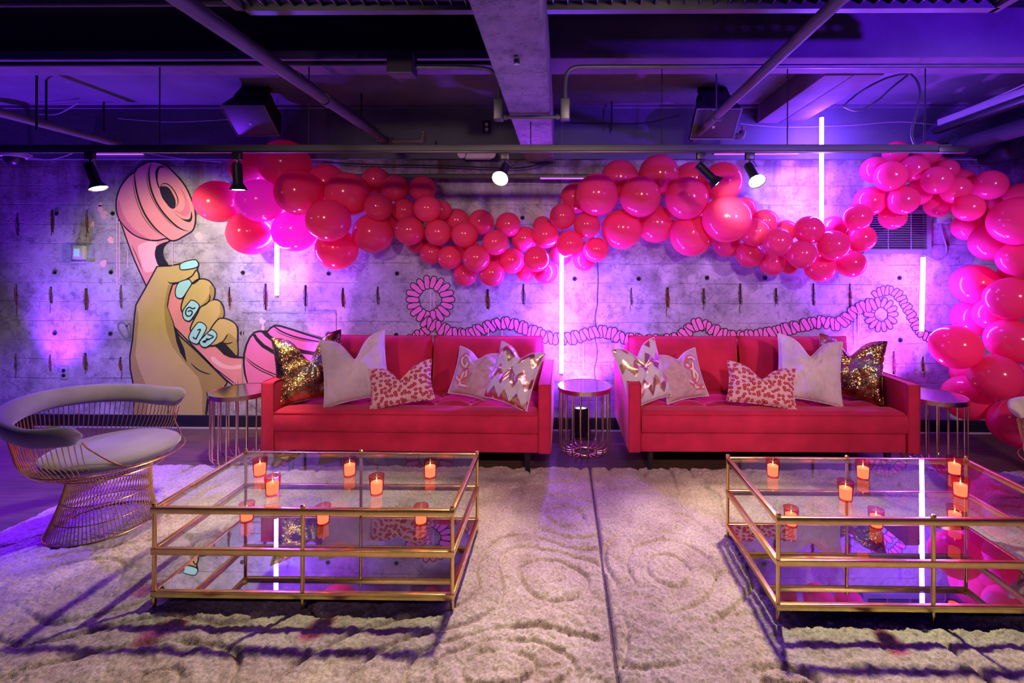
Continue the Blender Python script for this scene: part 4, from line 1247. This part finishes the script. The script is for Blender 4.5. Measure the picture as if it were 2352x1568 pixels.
def cushion(name, base, w_, h_, th, yaw, lean, roll, mat, label, chop=0.0, seed=0, monogram=None, trim=None, group=None):
    """base = point on the seat under the middle of the lower edge"""
    rs = random.Random(seed)
    ph = [rs.uniform(0, 6.28) for _ in range(6)]
    n = 44
    def P(u, v, f, off=0.0):
        eu, ev = 1-u*u, 1-v*v
        x = w_/2*u*(1-.085*ev) ; z = h_/2*v*(1-.075*eu)
        tv = max(0.0, (v+.35)/1.35)
        dent = exp(-(abs(u)/.36)**1.6)*(1-.35*u*u)
        z -= chop*tv*tv*dent*(1.0 - .3*abs(u))
        t = th/2*(max(0, eu)*max(0, ev))**.42
        t *= 1 - (.40*exp(-(u/.16)**2)*tv**1.5 if chop > 0 else 0)
        t += (.006*sin(7*u+3*v+ph[0]) + .005*sin(-5*u+9*v+ph[1]) + .0035*sin(17*u*v+ph[2]+6*v))*(max(0, eu*ev))**.35
        ang, rr_ = math.atan2(v-.25, u), sqrt(u*u + (v-.25)**2)
        t += .0075*sin(8*ang + ph[4] + 2.5*rr_)*exp(-((rr_-.5)/.42)**2)*(max(0, eu*ev))**.3
        x += .006*sin(2.2*v+ph[3])*eu
        return Vector((x, -f*(max(t, .004) + off), z))
    e = empty(name, base)
    zmin = -h_/2
    e.rotation_euler = (0, 0, 0)
    Rm = Matrix.Rotation(yaw, 4, 'Z') @ Matrix.Rotation(-lean, 4, 'X') @ Matrix.Rotation(roll, 4, 'Y')
    low = min((Rm @ P(-1+2*i/10, -1, 1)).z for i in range(11))
    e.matrix_world = Matrix.Translation(Vector(base) + Vector((0, 0, -low))) @ Rm
    mb = MB()
    for f in (1, -1):
        vs_ = [P(-1+2*i/n, -1+2*j/n, f) for j in range(n+1) for i in range(n+1)]
        fs = [(j*(n+1)+i, j*(n+1)+i+1, (j+1)*(n+1)+i+1, (j+1)*(n+1)+i) for j in range(n) for i in range(n)]
        if f < 0: fs = [tuple(reversed(q)) for q in fs]
        mb.add(vs_, fs)
    mb.build('cover', mat, e, angle=80)
    seam = [P(-1+2*i/n, 1, 0) for i in range(n+1)] + [P(1, 1-2*i/n, 0) for i in range(1, n+1)] + [P(1-2*i/n, -1, 0) for i in range(1, n+1)] + [P(-1, -1+2*i/n, 0) for i in range(1, n)]
    MB().tube(seam, .0058, 6, closed=True).build('seam', trim or mat, e)
    if monogram:
        for (pts, wd) in monogram:
            sp = spline([(a, 0, b_) for a, b_ in pts], 10)
            for nm, wk, off, mm in (('print_shadow', 2.3, .0022, M['print_pink']), ('letter', 1.0, .0040, M['print_white'])):
                q = MB()
                L, R = [], []
                for i, p in enumerate(sp):
                    t = sp[min(i+1, len(sp)-1)] - sp[max(i-1, 0)]
                    nr = Vector((-t.z*w_, 0, t.x*h_)) ; nr.normalize()
                    du, dv = nr.x*wd*wk/w_, nr.z*wd*wk/h_
                    L.append(P(p.x+du, p.z+dv, 1, off)); R.append(P(p.x-du, p.z-dv, 1, off))
                for i in range(len(sp)-1): q.add([L[i], R[i], R[i+1], L[i+1]], [(0, 1, 2, 3)])
                q.build(nm, mm, e, smooth=False)
    tag(e, label, 'cushion', group)
    return e
def seat_at(px, py): return tuple(atz(px, py, .452))
def MONO(sh, k=1.2):
    S = [(.32, .42), (.20, .56), (.02, .58), (-.10, .42), (-.02, .22), (.16, .10), (.26, -.08), (.20, -.28), (.02, -.36), (-.14, -.24)]
    stem = [(.17, .36), (.12, -.1), (.08, -.52)]
    foot = [(.08, -.52), (.26, -.53), (.42, -.53)]
    return [([(sh + x*k, z*k) for x, z in P_], .017) for P_ in (S, stem, foot)]
cushion('sequin_cushion', seat_at(712, 920), .47, .50, .17, radians(30), radians(17), radians(-4), M['sequin'], 'gold sequin cushion in the corner of the sofa by the painted hand', .20, 1, group='gold sequin cushions')
cushion('velvet_cushion', seat_at(816, 924), .46, .49, .15, radians(15), radians(20), radians(-8), M['white_velvet'], 'plain blush velvet cushion between the sequin and leopard cushions, left sofa', .17, 2)
cushion('leopard_cushion', seat_at(922, 933), .45, .29, .13, radians(4), radians(24), radians(-9), M['leopard'], 'pink leopard print lumbar cushion leaning on the left sofa', .12, 3)
cushion('monogram_cushion', seat_at(1090, 914), .33, .36, .12, radians(-6), radians(20), radians(9), M['blush_sequin'], 'blush sequin cushion with white letters at its outer edge, left sofa', .06, 4, MONO(-.62), M['white_velvet'])
cushion('chevron_cushion', seat_at(1180, 932), .38, .42, .14, radians(-26), radians(20), radians(9), M['chev'], 'white cushion with metallic zigzag stripes against the inner arm of the left sofa', .07, 5, trim=M['white_velvet'])
cushion('chevron_cushion', seat_at(1476, 930), .38, .44, .14, radians(24), radians(18), radians(-10), M['chev2'], 'white cushion with metallic zigzag stripes against the inner arm of the right sofa', .09, 6, trim=M['white_velvet'])
cushion('monogram_cushion', seat_at(1565, 920), .32, .36, .12, radians(4), radians(20), radians(-10), M['blush_sequin'], 'blush sequin cushion with white letters and loose silver sequins, right sofa', .05, 7, MONO(.38), M['white_velvet'])
cushion('leopard_cushion', seat_at(1748, 933), .48, .29, .13, radians(-6), radians(22), radians(6), M['leopard'], 'pink leopard print lumbar cushion leaning on the right sofa', .10, 8)
cushion('velvet_cushion', seat_at(1858, 923), .45, .48, .15, radians(-13), radians(20), radians(6), M['white_velvet'], 'plain blush velvet cushion between the sequin and leopard cushions, right sofa', .13, 9)
cushion('sequin_cushion', seat_at(1952, 914), .45, .47, .16, radians(-32), radians(17), radians(3), M['sequin'], 'gold sequin cushion in the outer corner of the right sofa', .13, 10, group='gold sequin cushions')

# ------------------------------------------------------------------ round side tables
def side_table(x, y, label):
    e = empty('side_table', (x, y, 0))
    R, H = .21, .53
    MB().lathe([(.0001, H-.010), (R-.006, H-.010), (R-.006, H+.001), (.0001, H+.001)], 48).build('table_top', plain('polished_top', (.70, .55, .52), .14, 1.0, .04), e)
    MB().lathe([(R-.007, H-.030), (R, H-.030), (R, H+.003), (R-.007, H+.003), (R-.007, H-.030)], 48).build('rim', M['champagne'], e)
    rod = MB()
    rod.tube([(R-.012, 0, H-.028), (R-.012, 0, .10)] + spline([(R-.012, 0, .10), (R-.018, 0, .055), (R-.045, 0, .024), (R-.085, 0, .014), (.078, 0, .014)], 5)[1:], .0052, 8)
    rm = rod.mesh('rod', M['champagne'])
    for i in range(20):
        inst('rod', rm, e, (0, 0, 0), (0, 0, 2*pi*i/20 + .1))
    MB().tube([(.078*cos(a), .078*sin(a), .014) for a in [i*2*pi/32 for i in range(32)]], .008, 8, closed=True).build('base_ring', M['champagne'], e)
    tag(e, label, 'side table', 'round metal side tables')
side_table(-2.395, 3.56, 'round metal rod side table beside the wire chair')
side_table(.178, 3.75, 'round metal rod side table between the two sofas')
side_table(2.715, 3.54, 'round metal rod side table between the right sofa and the balloons')

# ------------------------------------------------------------------ wire chairs
def wire_chair(x, y, rz, velv, label):
    e = empty('wire_chair', (x, y, .028), rz)
    A0, A1 = radians(62), radians(302)
    R = .375
    rail_z = lambda a: .606 + .065*max(0, -cos(a))
    n = 60
    # padded rail: a swept rounded section
    prof = [(.034*cos(t)*(1 if cos(t) > 0 else .9), .053*sin(t)) for t in [i*2*pi/18 for i in range(18)]]
    vs_, fs = [], []
    for i in range(n+1):
        u = i/n
        a = A0 + (A1-A0)*u
        endk = min(1, min(u, 1-u)*n/2.2)
        k = sqrt(max(.0, 1-(1-endk)**2))*.72 + .28
        for (pr, pz) in prof:
            lean = pz*.35
            rr = R + pr*k + lean
            vs_.append((rr*cos(a), rr*sin(a), rail_z(a) + pz*k))
    m_ = len(prof)
    for i in range(n):
        for j in range(m_):
            l = (j+1) % m_
            fs.append((i*m_+j, (i+1)*m_+j, (i+1)*m_+l, i*m_+l))
    fs.append(tuple(range(m_))); fs.append(tuple(reversed([n*m_+j for j in range(m_)])))
    MB().add(vs_, fs).build('padded_rail', velv, e, angle=60)
    # seat cushion
    MB().lathe([(.0001, .375), (.24, .372), (.285, .385), (.300, .405), (.292, .425), (.25, .442), (.12, .452), (.0001, .454)], 48).build('seat_cushion', velv, e, angle=70).location = (.055, 0, 0)
    # wires of the back
    wb = MB()
    nb = 66
    for i in range(nb):
        a = A0 + .02 + (A1-A0-.04)*i/(nb-1)
        zr = rail_z(a) - .05
        tw = .10
        def pt(r, da, z): return (r*cos(a+da), r*sin(a+da), z)
        wb.tube(spline([pt(R-.01, 0, zr), pt(R-.03, tw*.25, zr-.10), pt(.325, tw*.6, .415), pt(.275, tw*.85, .350), pt(.180, tw, .318)], 4), .0024, 5, caps=False)
    for fr_ in (A0+.01, A1-.01):
        a = fr_
        s = 1 if fr_ == A0+.01 else -1
        wb.tube(spline([((R-.02)*cos(a), (R-.02)*sin(a), rail_z(a)-.045), ((R-.05)*cos(a-s*.10), (R-.05)*sin(a-s*.10), .50), (.34*cos(a-s*.45), .34*sin(a-s*.45), .40), (.31*cos(0), .31*sin(0)*s, .365)], 8), .0040, 6)
    w1 = wb.build('back_wires', M['gold_wire'], e); w1['kind'] = 'stuff'
    rg = MB()
    for r, z, a0, a1 in ((.325, .385, 0, 2*pi), (.235, .325, 0, 2*pi), (.170, .312, 0, 2*pi)):
        rg.tube([(r*cos(t)+.05, r*sin(t), z) for t in [a0 + (a1-a0)*i/48 for i in range(48)]], .0035, 6, closed=True)
    rg.build('seat_rings', M['gold_wire'], e)
    # flaring base
    bw_ = MB()
    nb = 84
    for i in range(nb):
        a = 2*pi*i/nb
        tw = .35
        bw_.tube(spline([(.215*cos(a)+.05, .215*sin(a), .340), (.178*cos(a+tw*.2)+.045, .178*sin(a+tw*.2), .300), (.195*cos(a+tw*.55)+.022, .195*sin(a+tw*.55), .15), (.235*cos(a+tw), .235*sin(a+tw), .0)], 4), .0024, 5, caps=False)
    w2 = bw_.build('base_wires', M['gold_wire'], e); w2['kind'] = 'stuff'
    rg = MB()
    for r, z, th in ((.190, .18, .0028), (.208, .085, .0028), (.237, .0, .005)):
        rg.tube([(r*cos(t)+.15*z, r*sin(t), z) for t in [2*pi*i/48 for i in range(48)]], th, 6, closed=True)
    rg.build('base_rings', M['gold_wire'], e)
    tag(e, label, 'chair', 'gold wire lounge chairs')
    return e
wire_chair(-2.575, 2.66, 0, M['lilac_velvet'], 'gold wire lounge chair with grey velvet rail and seat beside the left coffee table')
wire_chair(2.90, 2.56, radians(188), M['cream_velvet'], 'gold wire lounge chair with cream padded rail by the balloon column')

# ------------------------------------------------------------------ coffee tables
def coffee_table(x0, x1, y0, y1, label):
    e = empty('coffee_table', (x0, y0, .02))
    Wd, D = x1-x0, y1-y0
    zs = (.062, .243, .418)
    fr = .0135
    for lx in (0, Wd/2, Wd):
        for ly in (0, D):
            lg = MB().tube([(lx, ly, 0), (lx, ly, zs[2]+.012)], .0085, 12).build('leg', M['brass'], e)
            MB().lathe([(.0105, zs[2]+.012), (.0105, zs[2]+.024), (.006, zs[2]+.028), (.0001, zs[2]+.028)], 14, 0, Matrix.Translation((lx, ly, 0))).build('finial', M['brass'], lg)
    for k, z in enumerate(zs):
        for (a, b_) in (((-.010, -.010), (Wd+.010, .010)), ((-.010, D-.010), (Wd+.010, D+.010)), ((-.010, .010), (.010, D-.010)), ((Wd-.010, .010), (Wd+.010, D-.010))):
            MB().box((a[0], a[1], z-fr), (b_[0], b_[1], z+fr), bev=.002).build('rail', M['brass'], e)
        nm, mt_ = (('mirror_shelf', M['mirror']) if k == 0 else ('glass_shelf', M['glass']) if k == 1 else ('glass_top', M['glass']))
        MB().box((.009, .009, z+.004), (Wd-.009, D-.009, z+.012)).build(nm, mt_, e)
    tag(e, label, 'coffee table', 'brass and glass coffee tables')
    return e
T1 = (-1.735, -.462, 2.02, 2.61); T2 = (.893, 2.160, 1.985, 2.585)
coffee_table(*T1, 'three-tier brass and glass coffee table in front of the left sofa')
coffee_table(*T2, 'three-tier brass and glass coffee table in front of the right sofa')

# ------------------------------------------------------------------ votive candles
def votive_glass():
    m, nt, b, out = nmat('red_votive_glass')
    nt.nodes.remove(b)
    tr_ = nd(nt, 'ShaderNodeBsdfTransparent'); tr_.inputs[0].default_value = (.97, .50, .55, 1)
    gl = nd(nt, 'ShaderNodeBsdfGlossy'); gl.inputs['Roughness'].default_value = .03
    fr = nd(nt, 'ShaderNodeFresnel'); fr.inputs[0].default_value = 1.5
    mx = nd(nt, 'ShaderNodeMixShader'); outer_face(nt, fr, mx); lk(nt, tr_.outputs[0], mx.inputs[1]); lk(nt, gl.outputs[0], mx.inputs[2]); lk(nt, mx.outputs[0], out.inputs[0])
    return m
M['votive'] = votive_glass()
M['wax'] = emit('glowing_wax', (1.0, .42, .15), 2.4)
M['flame'] = emit('candle_flame', (1.0, .72, .30), 6.0)
cup = MB().lathe([(.0001, 0), (.026, 0), (.0275, .004), (.0345, .085), (.0325, .085), (.0262, .008), (.0001, .008)], 24).mesh('cup', M['votive'])
wax = MB().lathe([(.0001, .009), (.0235, .009), (.0250, .054), (.021, .056), (.0001, .053)], 20).mesh('wax', M['wax'])
flm = MB().lathe([(.0001, .054), (.0028, .058), (.0034, .062), (.0018, .070), (.0001, .075)], 10).mesh('flame', M['flame'])
def votive(px, py, z, label, grp):
    p = atz(px, py, z)
    e = empty('votive_candle', (p.x, p.y, z))
    inst('glass_cup', cup, e); inst('wax', wax, e); inst('flame', flm, e)
    tag(e, label, 'candle', grp)
ztop, zmid = .02 + .418 + .0125, .02 + .243 + .0125
for px, py in ((597, 1092), (803, 1092), (988, 1096), (626, 1136), (865, 1134)):
    votive(px, py, ztop, 'lit candle in a red glass on the top of the left coffee table', 'candles on the left table top')
for px, py in ((567, 1196), (742, 1202), (967, 1202)):
    votive(px, py, zmid, 'lit candle in a red glass on the middle shelf of the left coffee table', 'candles on the left middle shelf')
for px, py in ((1775, 1094), (1982, 1099), (1942, 1148), (2192, 1090), (2206, 1140)):
    votive(px, py, ztop, 'lit candle in a red glass on the top of the right coffee table', 'candles on the right table top')
for px, py in ((1817, 1207), (2012, 1211), (2193, 1204)):
    votive(px, py, zmid, 'lit candle in a red glass on the middle shelf of the right coffee table', 'candles on the right middle shelf')

# ------------------------------------------------------------------ balloon garland
# (photo x, photo y, radius in photo pixels, layer) for every balloon that shows; layer 0 is nearest the room
LA = [(577, 390, 45, 2), (656, 378, 57, 1), (503, 463, 49, 1), (598, 461, 50, 0), (688, 442, 53, 0), (751, 420, 44, 2), (799, 446, 50, 1), (577, 536, 51, 1), (677, 530, 49, 1),
      (755, 506, 50, 0), (774, 573, 48, 1), (857, 536, 46, 1)]
LB = [(864, 415, 32, 1), (908, 432, 31, 1), (971, 434, 31, 1), (870, 476, 32, 0), (929, 484, 28, 2), (982, 480, 32, 0), (1014, 483, 24, 2), (941, 530, 34, 0), (1006, 534, 31, 0), (1050, 507, 29, 2),
      (1067, 539, 31, 0), (1105, 510, 30, 1), (1167, 516, 29, 1), (1138, 557, 30, 0), (1205, 549, 30, 1), (991, 580, 27, 2), (1033, 591, 28, 1), (1094, 593, 32, 0), (1069, 630, 28, 2), (1130, 628, 30, 1), (1176, 599, 30, 1),
      (1232, 595, 30, 0), (1253, 624, 28, 2), (1207, 624, 22, 2), (1253, 540, 31, 1), (958, 557, 26, 2), (1075, 572, 28, 2), (1140, 592, 24, 2), (908, 508, 24, 2), (1289, 583, 26, 2),
      (1292, 497, 30, 0), (1309, 561, 32, 0), (1348, 517, 31, 0), (1368, 574, 29, 1), (1342, 596, 26, 2), (1246, 518, 22, 2)]
LC = [(1322, 455, 36, 2), (1371, 448, 50, 0), (1423, 410, 44, 1), (1470, 452, 48, 0), (1513, 402, 47, 1), (1577, 455, 50, 0), (1428, 527, 47, 1), (1506, 515, 44, 2), (1588, 540, 50, 1), (1669, 503, 55, 0),
      (1659, 418, 46, 1), (1587, 412, 40, 2)]
LD = [(1709, 480, 28, 2), (1734, 534, 33, 0), (1757, 508, 28, 1), (1785, 555, 33, 0), (1805, 530, 25, 2), (1669, 560, 31, 2), (1721, 584, 31, 1), (1774, 603, 30, 1), (1841, 584, 33, 0), (1858, 528, 33, 0),
      (1914, 563, 35, 0), (1883, 614, 34, 1), (1914, 524, 28, 2), (1954, 605, 32, 1), (1969, 499, 31, 0), (1977, 547, 32, 1), (1812, 610, 20, 2), (1800, 575, 24, 2)]
LE = [(2009, 390, 30, 1), (2045, 405, 35, 0), (2057, 350, 26, 2), (2130, 352, 28, 2), (2099, 388, 31, 1), (1997, 463, 34, 1), (2074, 460, 33, 0), (2050, 498, 29, 1), (2108, 443, 29, 1), (2152, 414, 32, 0), (2145, 375, 26, 2),
      (2174, 390, 25, 2), (2154, 470, 29, 1), (2195, 436, 31, 0), (2208, 414, 27, 2), (2273, 425, 34, 0), (2224, 477, 31, 0), (2221, 521, 31, 1), (2295, 470, 30, 1), (2040, 440, 26, 2), (2265, 500, 28, 2)]
LF = [(2338, 508, 56, 0), (2278, 557, 43, 1), (2338, 594, 40, 1), (2343, 450, 30, 2), (2239, 653, 46, 1), (2321, 686, 49, 0), (2236, 730, 42, 2), (2195, 797, 50, 0), (2326, 783, 50, 1), (2287, 865, 51, 0), (2222, 913, 51, 1), (2335, 972, 54, 0),
      (2222, 858, 34, 2), (2326, 632, 28, 2), (2285, 720, 40, 2), (2345, 880, 44, 2)]
groups = [(LA, 'the left cluster by the receiver', 'balloons of the left cluster', 3.86, 'large'),
          (LB, 'the garland dip above the left sofa', 'small balloons in the middle dip', 3.92, 'small'),
          (LC, 'the hump above the right sofa', 'balloons of the raised hump', 3.84, 'large'),
          (LD, 'the low stretch beside the vent', 'small balloons beside the vent', 3.84, 'small'),
          (LE, 'the arch above the wall vent', 'balloons of the arch above the vent', 3.86, 'mid-size'),
          (LF, 'the column down to the floor', 'balloons of the floor column', 3.66, 'big oval')]
SPECIAL = {(1669, 503): 'big hot pink balloon with a broad warm glare beside the tilted track spot',
           (656, 378): 'big hot pink balloon rising above the lighting track near the loudspeaker',
           (503, 463): 'hot pink balloon at the very tip of the garland next to the painted receiver',
           (2050, 498): 'hot pink balloon hanging over the louvres of the wall vent',
           (2335, 972): 'hot pink balloon resting on the floor at the foot of the column',
           (1253, 624): 'small magenta-lit balloon touching the light tube between the sofas',
           (2195, 797): 'big oval hot pink balloon touching the end of the painted cord'}
B = []
for gi, (L, lab, grp, yb, sz) in enumerate(groups):
    for (x, y, r, lay) in L:
        B.append([x, y, r, yb + (0, .11, .20)[lay] - .05*(lay == 0), gi, lay])
def bpos(b_):
    return at(b_[0], b_[1], b_[3]), b_[2]*b_[3]/F_PX
ymax = lambda b_: (WY - .012)/(1 + b_[2]/F_PX*1.12)
for it in range(60):
    pos = [bpos(b_) for b_ in B]
    for i in range(len(B)):
        for j in range(i):
            (p, r), (q, s) = pos[i], pos[j]
            if abs(p.x-q.x) > r+s: continue
            dist = (p-q).length
            need = .93*(r+s)
            if dist < need:
                dy = (need-dist)*.25
                a, c = (i, j) if (B[i][3], i) > (B[j][3], j) else (j, i)
                B[a][3] = min(ymax(B[a]), B[a][3] + dy)
                B[c][3] = max(3.45, B[c][3] - dy)
for b_ in B: b_[3] = min(ymax(b_), b_[3])
prof = []
nseg = 22
for i in range(nseg+1):
    t = pi*i/nseg
    z = cos(t); r = sin(t)
    k = 1 - .05*(1-z)/2*1.0
    prof.append((max(r*k, 1e-5 if i in (0,) else .0), z*1.0 if z > 0 else z*1.06))
prof = [(r, z) for r, z in prof[:-2]] + [(.06, -1.08), (.045, -1.11), (.06, -1.14), (.05, -1.15), (.0, -1.15)]
prof = [(max(r, 1e-6), z) for r, z in reversed(prof)]
bme = MB().lathe(prof, 36).mesh('balloon', M['balloon'], angle=60)
rb = random.Random(5)
for b_ in B:
    p, r = bpos(b_)
    L, lab, grp, yb, sz = groups[b_[4]]
    # neck turned to the wall, more or less
    d = Vector((rb.uniform(-.5, .5), -1, rb.uniform(-.5, .5))).normalized()
    q = d.to_track_quat('Z', 'Y')
    o = inst('balloon', bme, None, p)
    o.rotation_mode = 'QUATERNION'; o.rotation_quaternion = q
    o.scale = (r, r, r*rb.uniform(.97, 1.03))
    where = 'at the front' if b_[5] == 0 else 'in the second row' if b_[5] == 1 else 'half hidden in the back'
    special = SPECIAL.get((b_[0], b_[1]))
    if special: tag(o, special, 'balloon')
    else: tag(o, '%s pink balloon %s of %s' % (groups[b_[4]][4], where, lab), 'balloon', grp + ', ' + where)
